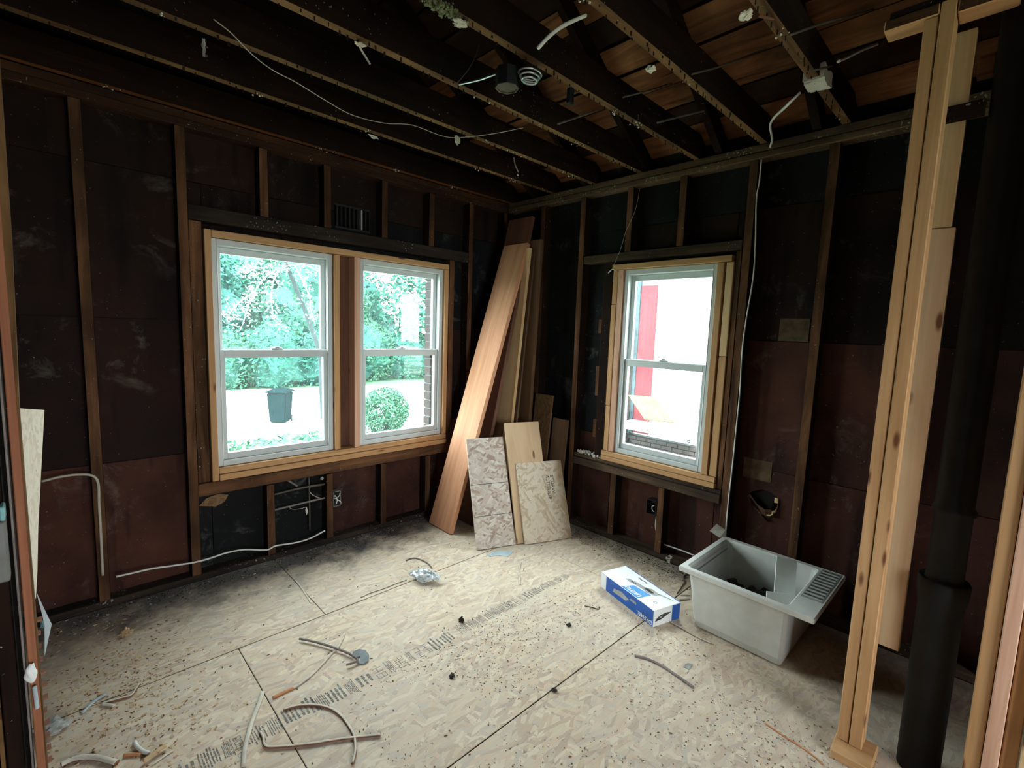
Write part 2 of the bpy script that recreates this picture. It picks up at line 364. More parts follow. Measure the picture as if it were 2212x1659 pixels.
# ------------------------------------------------------------ floor
floor = struct('floor', (0, 0, 0))
box('underlay', -4.9, .1, -6.4, .12, -.16, -.022, 'void', floor, 0)
rows = [(-.842, .0, [-4.8, -2.09, .0]), (-2.061, -.8485, [-4.9, -2.528, -.545, .0]), (-3.283, -2.067, [-4.8, -2.33, .0]), (-4.50, -3.287, [-4.9, -3.2, -.76, .0]), (-6.4, -4.504, [-4.8, -2.36, .0])]
for y0, y1, xs in rows:
    for a, b in zip(xs, xs[1:]):
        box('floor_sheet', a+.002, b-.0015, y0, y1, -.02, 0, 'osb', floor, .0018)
for y_ in (-.8452, -2.064, -3.285, -4.502): box('joint_dirt', -4.8, .0, y_-.0035, y_+.0035, -.0215, -.0035, 'void', floor, 0)
for x_, a_, b_ in ((-2.09, -.842, 0), (-2.528, -2.061, -.8485), (-.545, -2.061, -.8485), (-2.33, -3.283, -2.067)): box('joint_dirt', x_-.003, x_+.003, a_, b_, -.0215, -.0035, 'void', floor, 0)
# printed grade stamps along the sheets: rows of blurred strokes
def stamp(x0, x1, y0, y1, seed):
    r = random.Random(seed); bm = bmesh.new(); x = x0; H = y1-y0
    def q(cx, cy, w, h):
        z = .0006
        bm.faces.new([bm.verts.new((cx-w/2, cy-h/2, z)), bm.verts.new((cx+w/2, cy-h/2, z)), bm.verts.new((cx+w/2, cy+h/2, z)), bm.verts.new((cx-w/2, cy+h/2, z))])
    while x < x1:
        kind = r.random(); wd = r.uniform(.03, .075); c = (y0+y1)/2 + r.uniform(-.004, .004)
        if kind < .68:                                  # worn lines of small print, running across the band
            n = r.randint(3, 7)
            for j in range(n):
                xx = x + wd*(j+.5)/n; hh = H*r.uniform(.55, 1.0); y = c-hh/2
                while y < c+hh/2:
                    l = r.uniform(.006, .022)
                    q(xx+r.uniform(-.0008, .0008), y+l/2, wd/n*r.uniform(.35, .62), l); y += l+r.uniform(.001, .004)
        elif kind < .97:                                # larger characters
            n = r.randint(2, 4); hh = H/n*.8
            for j in range(n):
                cy = y0+H*(j+.5)/n; w2 = wd*.7; cx = x+wd/2
                q(cx, cy-hh*.4, w2, .0028)
                if r.random() < .8: q(cx, cy+hh*.4, w2, .0028)
                if r.random() < .6: q(cx-w2/2, cy, .0028, hh*.8)
                if r.random() < .6: q(cx+w2/2, cy, .0028, hh*.8)
                if r.random() < .6: q(cx+r.uniform(-.2, .2)*w2, cy, .0028, hh*.8)
        else:
            for j in range(int(wd/.007)): q(x+j*.007, c, .003, H*.85)
        x += wd+r.uniform(.002, .010)
    o = link('grade_stamp', bm_mesh(bm), 'ink', floor, (0, 0, 0)); o['kind'] = 'stuff'
stamp(-2.95, -2.545, -1.50, -1.405, 1); stamp(-2.515, -2.43, -1.49, -1.39, 14); stamp(-2.39, -1.66, -1.50, -1.41, 3)
stamp(-1.62, -1.02, -1.49, -1.41, 5); stamp(-1.0, -.74, -1.48, -1.42, 9)

# ------------------------------------------------------------ wall on the left (the double window wall), studs 0 < y < .09
WL = struct('wall_left', (0, 0, 0))
ST = {('y', -1): 1}
def stud_l(xc, z0, z1, w=.05, mats=('old_z', 'old_mid_z'), y0=0.0, y1=.09, name='stud', dx=0):
    return box(name, xc-w/2, xc+w/2, y0+R.uniform(0, .004), y1, z0, z1, list(mats), WL, .002, ST, .0015)
for xc in (-4.26, -3.83, -3.40, -2.975, -2.54, -.435): stud_l(xc, .04, 2.69)
stud_l(-.03, .04, 2.69)
for xc in (-2.105, -1.70, -1.265, -.845): stud_l(xc, 2.275, 2.69); stud_l(xc, .04, .53)
box('header', -2.515, -.46, .002, .045, 2.19, 2.275, 'soot_x', WL, .003); box('header', -2.515, -.46, .047, .09, 2.19, 2.27, 'soot_x', WL, .003)
box('rough_sill', -2.515, -.46, -.002, .09, .535, .615, 'old_mid_x', WL, .003)
box('trimmer', -2.513, -2.447, .012, .09, .618, 2.188, ['old_z', 'old_mid_z'], WL, .002, ST)
box('trimmer', -.655, -.605, .004, .09, .618, 2.188, ['old_mid_z', 'old_mid_z'], WL, .002, ST)
box('bottom_plate', -4.6, -.0, .0, .09, .0, .039, 'soot_x', WL, .003)
box('top_plate', -4.6, .09, .0, .09, 2.692, 2.733, 'plate_x', WL, .003); box('top_plate', -4.6, .09, .006, .09, 2.735, 2.777, 'plate_x', WL, .003)
hole = (-2.43, -.68, .66, 2.13)
cols = [-4.7, -3.83, -2.975, -2.54, -2.105, -1.70, -1.265, -.845, -.435, .09]; crs = [0.0, .80, 1.61, 2.42, 2.84]
for i, (a, b) in enumerate(zip(cols, cols[1:])):
    for j, (z0, z1) in enumerate(zip(crs, crs[1:])):
        mat = 'pbrown' if j >= 1 else 'pred'
        if j == 0 and i in (3, 4): mat = 'pblack'
        if j >= 2 and i in (5, 6, 7, 8): mat = 'pblack' if j == 2 else 'pbrown'
        for (p, q, r_, s) in rects_minus(a, b, z0, z1, hole):
            d = R.uniform(0, .006)
            if p < -3.067 < q and z0 < 2.693 < z1:      # knot hole that lets the daylight in
                for rr_ in ((p, -3.078, r_, s), (-3.056, q, r_, s), (-3.078, -3.056, r_, 2.682), (-3.078, -3.056, 2.704, s)):
                    box('sheathing_panel', rr_[0], rr_[1], .092, .104, rr_[2], rr_[3], mat, WL, 0)
                continue
            box('sheathing_panel', p+.0015, q-.0015, .091+d*.3, .103+d*.3, r_+.002, s-.002, mat, WL, .0015)
# outer skin behind the sheathing, with the window openings
def skin(name, rects, fn, mat='mortar'):
    bm = bmesh.new()
    for r_ in rects: add_box(bm, *fn(*r_))
    return bm_mesh(bm), name
rl = []
for q in rects_minus(-4.8, .35, -1.3, 3.0, (-2.44, -1.66, .68, 2.12)): rl += rects_minus(*q, (-1.47, -.69, .68, 2.12))
rl2 = []
for q in rl: rl2 += rects_minus(*q, (-3.075, -3.059, 2.685, 2.701))
me, _ = skin('veneer', rl2, lambda a, b, c, d: (a, b, .108, .20, c, d)); link('outer_veneer', me, 'void', WL)
# brick reveal seen through the second window
for j in range(26):
    z = .60 + j*.075
    if z > 2.1: break
    box('brick', -.70+R.uniform(-.004, .004), -.60, .205, .30, z, z+.064, 'brick', WL, .003)
link('mortar_joint', boxmesh(.09, .085, 1.62, 0), 'mortar', WL, (-.645, .252, 1.38))
# gable above the plate
link('gable_boarding', bm_mesh(prism([(-4.8, .05, 2.78), (.35, .05, 2.78), (.35, .05, 2.82), (-2.6, .05, 4.75), (-4.8, .05, 3.5)], (0, .05, 0))), 'void', WL)
link('torn_paper', bm_mesh(prism([(-2.50, .087, .45), (-2.46, .087, .49), (-2.40, .087, .505), (-2.335, .087, .487), (-2.36, .087, .445), (-2.41, .087, .425), (-2.46, .087, .44)], (0, .003, 0))), 'osb_dark', WL)
# vent grille high between the studs
vg = empty('vent_grille', (-1.485, .05, 2.30), label='black louvred vent between studs above the mullion of the double window', cat='vent')
box('grille_frame', -1.62, -1.35, .07, .085, 2.30, 2.315, 'black', vg, .001); box('grille_frame', -1.62, -1.35, .07, .085, 2.455, 2.47, 'black', vg, .001)
for i in range(9): box('slat', -1.615+i*.031, -1.603+i*.031, .055, .085, 2.315, 2.455, 'void' if i % 3 else 'cgrey' if i == 6 else 'iron', vg, .001)  # the one grey slat is a painted highlight on the black louvres

# ------------------------------------------------------------ wall on the right, studs 0 < x < .09
WR = struct('wall_right', (0, 0, 0))
STR = {('x', -1): 1}
def stud_r(yc, z0, z1, w=.05, mats=('old_z', 'old_mid_z'), name='stud'):
    return box(name, R.uniform(0, .004), .09, yc-w/2, yc+w/2, z0, z1, list(mats), WR, .002, STR, .0015)
for yc in (-.44, -.87, -2.16, -2.575, -3.02, -3.45, -3.88, -4.3, -4.75, -5.2, -5.65, -6.1): stud_r(yc, .04, 2.69)
for yc in (-1.30, -1.712): stud_r(yc, 2.23, 2.69); stud_r(yc, .04, .53)
box('header', .0, .09, -2.13, -.90, 2.168, 2.228, 'soot_y', WR, .003)
box('rough_sill', -.012, .09, -2.13, -.90, .532, .59, 'soot_y', WR, .003); box('rough_sill', .004, .09, -2.13, -.90, .592, .622, 'soot_y', WR, .003)
box('trimmer', .01, .09, -1.18, -1.10, .624, 2.166, ['soot_y', 'old_z'], WR, .003, STR)
box('trimmer', .004, .09, -2.132, -2.097, .624, 2.166, ['old_z', 'old_mid_z'], WR, .003, STR)
for z0, z1 in ((.78, .93), (1.12, 1.36), (1.62, 1.73)): box('blocking', .02, .09, -1.098, -1.065, z0, z1, 'old_mid_z', WR, .003)
box('bottom_plate', .0, .09, -6.3, -.0, .0, .039, 'soot_y', WR, .003)
box('top_plate', -.004, .09, -6.3, .0, 2.692, 2.733, 'plate_y', WR, .004, None, .004); box('top_plate', .003, .09, -6.3, .0, 2.736, 2.777, 'plate_y', WR, .004, None, .003)
hole_r = (-2.06, -1.21, .66, 2.13)
cols = [-6.4, -5.65, -4.75, -3.88, -3.02, -2.575, -2.16, -1.30, -.44, .0]
for i, (a, b) in enumerate(zip(cols, cols[1:])):
    for j, (z0, z1) in enumerate(zip(crs, crs[1:])):
        mat = 'pbrown' if j < 3 else 'pblack'
        if j == 0: mat = 'pred' if a > -2.2 or a < -2.5 else 'pbrown'
        if j == 1 and a < -2.1: mat = 'pred'
        if j >= 2 and a > -1.4: mat = 'pblack'
        if j == 1 and a > -1.4: mat = 'pblack'
        for (p, q, r_, s) in rects_minus(a, b, z0, z1, hole_r):
            d = R.uniform(0, .002)
            if j == 0 and abs(a+2.575) < .01:           # the panel with the broken hole
                yh = [(-2.36, s), (-2.352, .672), (-2.29, .640), (-2.262, .60), (-2.30, .545), (-2.35, .50), (-2.40, .468), (-2.36, r_)]
                yk = [(-2.36, s), (-2.352, .672), (-2.41, .662), (-2.452, .628), (-2.465, .58), (-2.44, .53), (-2.40, .468), (-2.36, r_)]
                link('sheathing_panel', bm_mesh(prism([(.091, y, z) for y, z in yh] + [(.091, q, r_), (.091, q, s)], (.012, 0, 0))), mat, WR)
                link('sheathing_panel', bm_mesh(prism([(.091, y, z) for y, z in yk] + [(.091, p, r_), (.091, p, s)], (.012, 0, 0))), mat, WR)
                continue
            box('sheathing_panel', .091+d, .103+d, p+.0015, q-.0015, r_+.002, s-.002, mat, WR, .0015)
for pts in ([(.09, -2.27, .60), (.055, -2.30, .58), (.05, -2.32, .53), (.088, -2.30, .545)], [(.09, -2.40, .47), (.05, -2.39, .50), (.055, -2.35, .52), (.088, -2.35, .50)], [(.09, -2.46, .60), (.06, -2.43, .61), (.058, -2.42, .56), (.088, -2.455, .56)]):
    link('torn_flap', bm_mesh(prism(pts, (.004, 0, .004))), 'pred', WR)
link('torn_flap', bm_mesh(prism([(.090, -2.262, .60), (.075, -2.285, .625), (.06, -2.34, .575), (.058, -2.385, .555), (.07, -2.43, .56), (.089, -2.44, .53), (.09, -2.40, .468), (.09, -2.30, .545)], (.004, 0, .002))), 'flap', WR)
tube('broken_lath', [(.085, -2.44, .64), (.08, -2.44, .58), (.07, -2.425, .53), (.075, -2.40, .52)], .012, 'chip_tan', WR, .004)
link('paper_patch', boxmesh(.002, .16, .135, 0), 'patch', WR, (.0895, -2.44, 1.68)); link('paper_patch', boxmesh(.002, .17, .13, 0), 'patch', WR, (.0895, -2.31, .79))
me, _ = skin('v', [q for q in rects_minus(-6.5, .11, -1.3, 3.0, (-2.02, -1.25, .68, 2.12))], lambda a, b, c, d: (.108, .20, a, b, c, d)); link('outer_veneer', me, 'void', WR)
# white plaster crumbs on the old sill
cr = bmesh.new()
for i in range(60):
    m = Matrix.Translation((R.uniform(.0, .07), R.uniform(-1.17, -.93), .625+R.uniform(0, .02))) @ Matrix.Rotation(R.uniform(0, 6), 4, Vector((R.random(), R.random(), R.random())))
    bmesh.ops.create_cube(cr, size=R.uniform(.006, .022), matrix=m)
o = link('plaster_crumbs', bm_mesh(cr), 'paper'); tag(o, 'white plaster crumbs on the old sill left of the single window', 'rubble', kind='stuff')

# ------------------------------------------------------------ windows and their new lumber
def unit(name, u0, u1, z0, z1, fn, ins=.028, st=.032):
    """vinyl double hung window; fn maps (u0,u1,d0,d1,z0,z1) to a world box, d = depth from the room side"""
    w = struct(name, (0, 0, 0))
    def B(nm, par, a, b, d0, d1, c, d, mat='vinyl', bev=.003): return box(nm, *fn(a, b, d0, d1, c, d), mat, par, bev)
    zm = (z0+z1)/2 + .008
    B('frame_jamb', w, u0, u0+ins, .016, .115, z0, z1); B('frame_jamb', w, u1-ins, u1, .016, .115, z0, z1)
    B('frame_head', w, u0+ins, u1-ins, .016, .115, z1-.038, z1); B('frame_sill', w, u0+ins, u1-ins, .016, .115, z0, z0+.036)
    B('frame_stop', w, u0+ins, u0+ins+.007, .016, .030, z0+.036, z1-.038); B('frame_stop', w, u1-ins-.007, u1-ins, .016, .030, z0+.036, z1-.038)
    a, b = u0+ins+.001, u1-ins-.001
    for nm, d0, d1, c, d, tr, brl in (('upper_sash', .075, .105, zm-.028, z1-.039, .040, .052), ('lower_sash', .034, .068, z0+.037, zm+.026, .052, .040)):
        bm = bmesh.new()
        for r_ in ((a, a+st, c, d), (b-st, b, c, d), (a+st, b-st, d-tr, d), (a+st, b-st, c, c+brl)): add_box(bm, *fn(r_[0], r_[1], d0, d1, r_[2], r_[3]))
        s = link(nm, bm_mesh(bm), 'vinyl', w)
        md = s.modifiers.new('b', 'BEVEL'); md.width = .002; md.segments = 1
        dm = (d0+d1)/2
        B('pane', s, a+st-.004, b-st+.004, dm-.002, dm+.002, c+brl-.004, d-tr+.004, 'glass', 0)
        if nm == 'lower_sash':
            m = (a+b)/2; B('sash_lock', s, m-.035, m+.035, .036, .066, d+.0005, d+.010, 'vinyl', .003); B('sash_lock', s, m-.012, m+.020, .040, .060, d+.0105, d+.020, 'vinyl', .003)
            B('lift_rail', s, a+.02, b-.02, .028, .0345, d-.012, d-.004, 'vinyl', .002)
    return w
fl = lambda a, b, d0, d1, c, d: (a, b, d0, d1, c, d)
frr = lambda a, b, d0, d1, c, d: (d0, d1, a, b, c, d)
unit('window_1', -2.403, -1.664, .702, 2.103, fl); unit('window_2', -1.462, -.711, .702, 2.103, fl); unit('window_3', -1.988, -1.284, .702, 2.098, frr)
T1 = struct('trim_1', (0, 0, 0))
for a in ((-2.441, -2.405, -.012, .088, .620, 2.147, 'new_z'), (-2.403, -.671, -.012, .088, 2.106, 2.147, 'new_x'), (-.709, -.671, -.010, .088, .702, 2.104, 'new_z'),
          (-2.403, -.671, -.012, .088, .662, .700, 'new_x'), (-2.403, -.671, -.022, .088, .621, .660, 'new_x'), (-1.660, -1.618, -.004, .088, .702, 2.104, 'new_z'), (-1.512, -1.464, -.008, .088, .702, 2.104, 'pink_z')):
    box('lumber_board', *a[:6], a[6], T1, .003)
box('lumber_board', -1.616, -1.514, .080, .088, .702, 2.104, 'drd_z', T1, .002)
T2 = struct('trim_2', (0, 0, 0))
for a in ((-.012, .088, -2.080, -1.187, 2.100, 2.140, 'new_y'), (-.006, .088, -1.236, -1.195, .702, 1.06, 'new_z'), (-.008, .088, -1.235, -1.194, 1.063, 1.84, 'new_z'), (-.006, .088, -1.237, -1.196, 1.843, 2.098, 'new_z'),
          (-.004, .088, -1.281, -1.239, .702, 2.098, 'pink_z'), (-.012, .088, -2.034, -1.991, .702, 2.098, 'new_z'), (-.006, .088, -2.092, -2.046, 1.50, 2.096, 'yel_z'), (-.003, .088, -2.092, -2.044, .702, 1.496, 'new_z'),
          (-.014, .088, -2.090, -1.180, .664, .700, 'new_y'), (-.018, .088, -2.090, -1.182, .626, .662, 'new_y')):
    box('lumber_board', *a[:6], a[6], T2, .003)

# ------------------------------------------------------------ ceiling: joists, rafters, roof boards
CE = struct('ceiling', (0, 0, 0))
JB = {('z', -1): 1}
jy = [-.534-.4165*k for k in range(6)]
for yc in jy + [-3.45, -3.87, -4.29, -4.71, -5.13, -5.55, -5.97]:
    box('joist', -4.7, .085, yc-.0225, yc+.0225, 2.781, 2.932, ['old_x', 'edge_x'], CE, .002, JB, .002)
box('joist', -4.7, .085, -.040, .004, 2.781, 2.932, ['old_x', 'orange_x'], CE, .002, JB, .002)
TH = math.atan(.65); ct, sn = math.cos(TH), math.sin(TH)
def slope_pt(s, side, h):      # s along the slope from the ridge foot, h above the rafter underside
    if side > 0: return Vector((.35 - s*ct - h*sn*0, 0, 2.80 - .35*.65 + s*sn + h))
    return Vector((-5.55 + s*ct, 0, 2.80 - .35*.65 + s*sn + h))
RX = -2.6
for yc in (-.30, -.858, -1.392, -1.93, -2.475, -3.02, -3.6, -4.15, -4.55, -5.3, -5.8):
    z0 = lambda x: 2.80 + .65*(-x)
    link('rafter', bm_mesh(prism([(.30, yc-.022, z0(.30)), (RX, yc-.022, z0(RX)), (RX, yc-.022, z0(RX)+.13), (.30, yc-.022, z0(.30)+.13)], (0, .044, 0))), 'old_x', CE)
    zl = lambda x: 2.80 + .65*(x-2*RX)
    link('rafter', bm_mesh(prism([(-5.5, yc-.022, zl(-5.5)), (RX-.002, yc-.022, zl(RX)), (RX-.002, yc-.022, zl(RX)+.13), (-5.5, yc-.022, zl(-5.5)+.13)], (0, .044, 0))), 'old_x', CE)
s = 0.0; i = 0
while s < 3.5:
    w = R.choice((.15, .17, .19, .14)); gap = R.choice((.006, .012, .02))
    for side in (1, -1):
        a = slope_pt(s, side, .132); b = slope_pt(min(s+w, 3.52), side, .132); up = Vector((sn*side, 0, ct))*.02; dz = R.uniform(0, .006)
        P = [(a.x, -6.45, a.z+dz), (b.x, -6.45, b.z+dz), (b.x+up.x, -6.45, b.z+up.z), (a.x+up.x, -6.45, a.z+up.z)]
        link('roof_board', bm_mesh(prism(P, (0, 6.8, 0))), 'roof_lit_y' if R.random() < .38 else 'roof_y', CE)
    s += w+gap
rb = bmesh.new()
for side in (1, -1):
    a = slope_pt(-.1, side, .20); b = slope_pt(3.56, side, .20)
    p = prism([(a.x, -6.5, a.z), (b.x, -6.5, b.z), (b.x, -6.5, b.z+.05), (a.x, -6.5, a.z+.05)], (0, 6.95, 0)); mtmp = bm_mesh(p); rb.from_mesh(mtmp)
link('roofing', bm_mesh(rb), 'void', CE)
for a, b in zip([-.0, -.858, -1.392, -1.93, -2.475, -3.02, -3.6, -4.15, -5.3], [-.858, -1.392, -1.93, -2.475, -3.02, -3.6, -4.15, -5.3, -6.4]):
    box('eave_blocking', .092, .115, b+.0, a-.0, 2.74, 2.98, 'void', CE, 0)
# nails, lath crumbs and fuzz left along the joist edges
nb = bmesh.new()
for yc in jy:
    x = -3.4
    while x < -.05:
        x += R.uniform(.03, .075); L = R.uniform(.006, .02); yy = yc+R.uniform(-.017, .017); t = R.uniform(.0011, .002)
        add_box(nb, x-t, x+t+R.uniform(0, .006), yy-t, yy+t, 2.780-L, 2.782)
link('lath_nails', bm_mesh(nb), 'void', CE)['kind'] = 'stuff'
fz = bmesh.new()
for yc in jy + [-.018]:
    for c in range(6):
        cx = R.uniform(-3.3, -.1); n = R.randint(2, 8)
        for i in range(n):
            m = Matrix.Translation((cx+R.gauss(0, .02), yc+R.uniform(-.028, .028), 2.777+R.uniform(-.006, .004))) @ Matrix.Rotation(R.uniform(0, 6), 4, Vector((R.random(), R.random(), R.random())))
            bmesh.ops.create_cube(fz, size=R.uniform(.002, .007), matrix=m)
link('plaster_fuzz', bm_mesh(fz), 'paper', CE)['kind'] = 'stuff'

# ------------------------------------------------------------ far walls behind the camera, with a wide opening to the daylight
WB = struct('wall_back', (0, 0, 0))
for q in rects_minus(-4.8, .3, -.2, 4.9, (-3.25, -1.75, .77, 2.27)): box('boarding', q[0], q[1], -6.44, -6.40, q[2], q[3], 'pred', WB, 0)
WS = struct('wall_side', (0, 0, 0)); box('boarding', -4.80, -4.76, -6.44, .11, -.2, 3.9, 'pred', WS, 0)

# ------------------------------------------------------------ stub of the old partition at the left edge of the view
WP = struct('wall_partition', (0, 0, 0))
box('stud', -3.2165, -3.196, -1.50, -1.41, .0, 2.78, 'red_z', WP, .002, None, .0005)
box('stud', -3.272, -3.240, -1.50, -1.41, .0, 2.78, 'old_z', WP, .002)
box('stud', -3.345, -3.300, -1.50, -1.41, .0, 2.78, 'old_mid_z', WP, .002)
box('plaster_edge', -3.2265, -3.2215, -1.505, -1.47, .0, 2.78, 'strip_grey', WP, .001, None, .0005); box('plaster_edge', -3.284, -3.276, -1.505, -1.47, .0, 2.78, 'edge_z', WP, .001, None, .001)
link('plaster_edge', bm_mesh(prism([(-3.1975, -1.50, .0), (-3.194, -1.50, .0), (-3.193, -1.50, 1.35), (-3.182, -1.50, 1.8), (-3.174, -1.50, 2.78), (-3.1975, -1.50, 2.78)], (0, .04, 0))), 'edge_z', WP)
lb = bmesh.new()
for i in range(18):
    z = .03+i*.041; add_box(lb, -3.1935, -3.186+R.uniform(-.003, .004), -1.47, -1.45, z, z+.006)
link('lath_ends', bm_mesh(lb), 'strip_brown', WP)['kind'] = 'stuff'
for i in range(14): box('lath', -3.30, -3.275, -1.512, -1.503, .1+i*.198, .13+i*.198, 'old_mid_x', WP, .001)
box('boarding', -4.76, -3.225, -1.405, -1.39, 0, 2.78, 'void', WP, 0)
ob = link('leaning_strand_board', bm_mesh(prism([(-3.206, -1.37, 1.345), (-3.150, -.98, 1.277), (-3.188, -1.0, .86), (-3.197, -1.05, .72), (-3.203, -1.15, .66), (-3.206, -1.25, .76)], (-.011, .001, 0))), 'osb_pale')
tag(ob, 'pale torn scrap of strand board behind the red-brown stud', 'board')
o = link('paper_scrap', bm_mesh(prism([(-3.192, -1.40, .79), (-3.180, -1.39, .73), (-3.165, -1.39, .67), (-3.185, -1.40, .58), (-3.180, -1.40, .68)], (0, .002, 0))), 'strip_blue'); tag(o, 'pale blue torn paper hanging below the scrap of strand board', 'paper')
jb = empty('junction_box', (-3.25, -1.52, .78), label='grey metal electrical box with pale teal rim at the left edge', cat='electrical box')
box('box_body', -3.275, -3.233, -1.56, -1.51, .905, 1.072, 'boxgrey', jb, .004); box('rim', -3.243, -3.2325, -1.562, -1.512, 1.074, 1.112, 'teal', jb, .003); box('rim', -3.275, -3.256, -1.562, -1.512, 1.074, 1.14, 'teal', jb, .003)
bl = bmesh.new(); bmesh.ops.create_icosphere(bl, subdivisions=3, radius=1)
for v in bl.verts:
    n = noise.noise(v.co*1.7); v.co = Vector((v.co.x*.015, v.co.y*.010, v.co.z*.027))*(1+.35*n)
    if v.co.z > 0: v.co.x *= .75
o = link('foam_lump', bm_mesh(bl), 'foam', None, [(-3.211, -1.515, 0.605)][0], True); tag(o, 'white lump of hardened foam on the red-brown stud near the floor', 'foam')
o = tube('drain_tube', [(-3.207, -1.515, 0.5601), (-3.206, -1.515, 0.5278), (-3.205, -1.515, 0.4912)], .005, 'strip_blue', None); tag(o, 'short pale blue tube below the white foam lump', 'tube')

# ------------------------------------------------------------ new stud wall at the right edge of the view
WF = struct('wall_front', (0, 0, 0))
box('stud', -.930, -.842, -3.066, -3.028, .040, 2.715, 'new_z', WF, .003); box('stud', -.934, -.846, -3.110, -3.069, .040, 2.753, 'new_z', WF, .003)
box('stud', -.934, -.846, -3.424, -3.384, .040, 2.72, 'new_z', WF, .003); box('stud', -.946, -.858, -3.464, -3.426, .040, 2.72, 'pink_z', WF, .003)
box('stud', -.930, -.842, -3.505, -3.467, .040, 2.72, 'new_z', WF, .003)
box('panel', -.955, -.93, -4.6, -3.508, .040, 2.72, 'yel_z', WF, .002)
box('top_plate', -.934, -.846, -3.0665, -2.918, 2.7165, 2.752, ['new_y', 'old_mid_y'], WF, .003, {('x', -1): 1})  # new lumber; its front face is coloured darker to stand for shade
box('top_plate', -.934, -.846, -3.255, -3.113, 2.700, 2.745, ['new_y', 'old_mid_y'], WF, .003, {('x', -1): 1})  # front face shade painted in here as well
box('top_plate', -.925, -.84, -3.50, -2.930, 2.7545, 2.779, 'old_y', WF, .003)
box('bottom_plate', -1.005, -.842, -3.155, -3.02, .0, .038, 'new_y', WF, .004, None, .004)
box('bottom_plate', -.980, -.842, -4.6, -3.378, .0, .038, 'new_y', WF, .004)
box('stud', -.80, -.762, -3.158, -3.07, 2.04, 2.70, 'yel_z', WF, .003); box('stud', -.803, -.765, -3.170, -3.082, .425, 2.037, 'ply_z', WF, .003)
box('blocking', -.835, -.805, -3.205, -3.085, 2.395, 2.445, 'old_y', WF, .003)
box('blocking', -.80, -.765, -3.214, -3.170, 2.53, 2.60, 'old_mid_y', WF, .003)
# cast iron drain pipe
pp = bmesh.new(); px_, py_ = -.80, -3.268
lathe(pp, [(.064, .0), (.065, .66), (.072, .70), (.075, .73), (.075, .762), (.070, .770), (.057, .758), (.054, .775), (.054, 1.015), (.062, 1.02), (.062, 1.035), (.054, 1.05), (.055, 2.60), (.055, 2.86)], 0, 0, 28)
o = link('drain_pipe', bm_mesh(pp), 'iron', None, (px_, py_, 0), True); tag(o, 'black cast iron drain pipe with belled joint standing behind the new double stud', 'pipe')

# ------------------------------------------------------------ boards leaning in the corner
def leaning(name, p0, p1, w_off, width, length, thick, mat, label, cat='board', z_up=0.0):
    """p0: middle of bottom edge, p1: middle of top edge (line up the board); w_off: unit vector across its face"""
    a, b = Vector(p0), Vector(p1); zt = (b-a).normalized(); xt = Vector(w_off); xt = (xt - zt*xt.dot(zt)).normalized(); yt = zt.cross(xt)
    m = Matrix((xt, yt, zt)).transposed().to_4x4(); m.translation = a
    L = (b-a).length; bm = bmesh.new(); add_box(bm, -width/2, width/2, -thick/2, thick/2, 0, L)
    bmesh.ops.recalc_face_normals(bm, faces=bm.faces); bmesh.ops.bevel(bm, geom=list(bm.edges), offset=.002, segments=1, affect='EDGES')
    o = link(name, bm_mesh(bm), mat); o.matrix_world = m; tag(o, label, cat); return o
leaning('leaning_plank', (-.918, -.302, .004), (-.185, -.315, 2.348), (0, -1, 0), .292, 0, .036, 'fir_z', 'wide reddish fir plank leaning foremost in the corner beside the double window')
leaning('leaning_plank', (-.68, -.295, .004), (-.118, -.295, 2.58), (0, -1, 0), .29, 0, .034, 'drd_z', 'tallest dark red-brown plank showing above and behind the wide reddish one')
leaning('leaning_plank', (-.425, -.40, .004), (-.20, -.40, 2.305), (0, -1, 0), .20, 0, .030, 'yel_z', 'yellowish plank leaning just right of the wide reddish plank')
leaning('leaning_plank', (-.38, -.405, .004), (-.155, -.41, 2.30), (0, -1, 0), .205, 0, .020, 'drk_z', 'thin brown plank whose edge shows right behind the yellowish plank')
leaning('leaning_plank', (-.23, -.475, .004), (-.14, -.475, 2.375), (0, -1, 0), .19, 0, .034, 'drk_z', 'dark brown stained plank standing rightmost of the tall planks')
leaning('leaning_board', (-.115, -.565, .004), (-.022, -.565, 1.07), (0, -1, 0), .20, 0, .018, 'osb_dark', 'narrow brown strand board against the studs behind the knotty plywood')
leaning('leaning_board', (-.10, -.765, .004), (-.022, -.765, .885), (0, -1, 0), .165, 0, .018, 'drk_z', 'short dark brown board at the right end of the leaning boards')
n_ = Vector((.355, .935, 0)); e_ = Vector((.935, -.355, 0))
b1 = leaning('leaning_board', (-.799, -.842, .003), (-.799+.325*.355, -.842+.325*.935, .764), tuple(e_), .308, 0, .019, 'osb_grey', 'greyish strand board panel with two dark lines leaning at front left')
for h in (.235, .47): link('chalk_line', boxmesh(.300, .0008, .004, 0), 'inkd', b1, (0, -.0102, 0)); bpy.data.objects[[c.name for c in b1.children][-1]].location = (0, -.0102, h)
leaning('leaning_board', (-.50, -.955, .003), (-.50+.337*.36, -.955+.337*.932, .873), tuple(e_), .305, 0, .018, 'ply_z', 'pale knotty plywood board leaning between the two strand board panels')
b2 = leaning('leaning_board', (-.414, -1.022, .003), (-.414+.245*.366, -1.022+.245*.93, .568), tuple(e_), .408, 0, .019, 'osb_tan', 'small tan strand board panel with handwriting leaning foremost at the right')
for s_, xx, zz, sz in (('STDRW', .085, .50, .042), ('ALTITUDE,', .045, .505, .042)):
    me = text_mesh(s_, sz); me.transform(Matrix.Translation((xx, -.0103, zz)) @ Matrix.Rotation(math.pi/2, 4, 'Y') @ Matrix.Rotation(math.pi/2, 4, 'X'))
    o = bpy.data.objects.new('handwriting', me); me.materials.append(M['inkd']); COL.objects.link(o); o.parent = b2

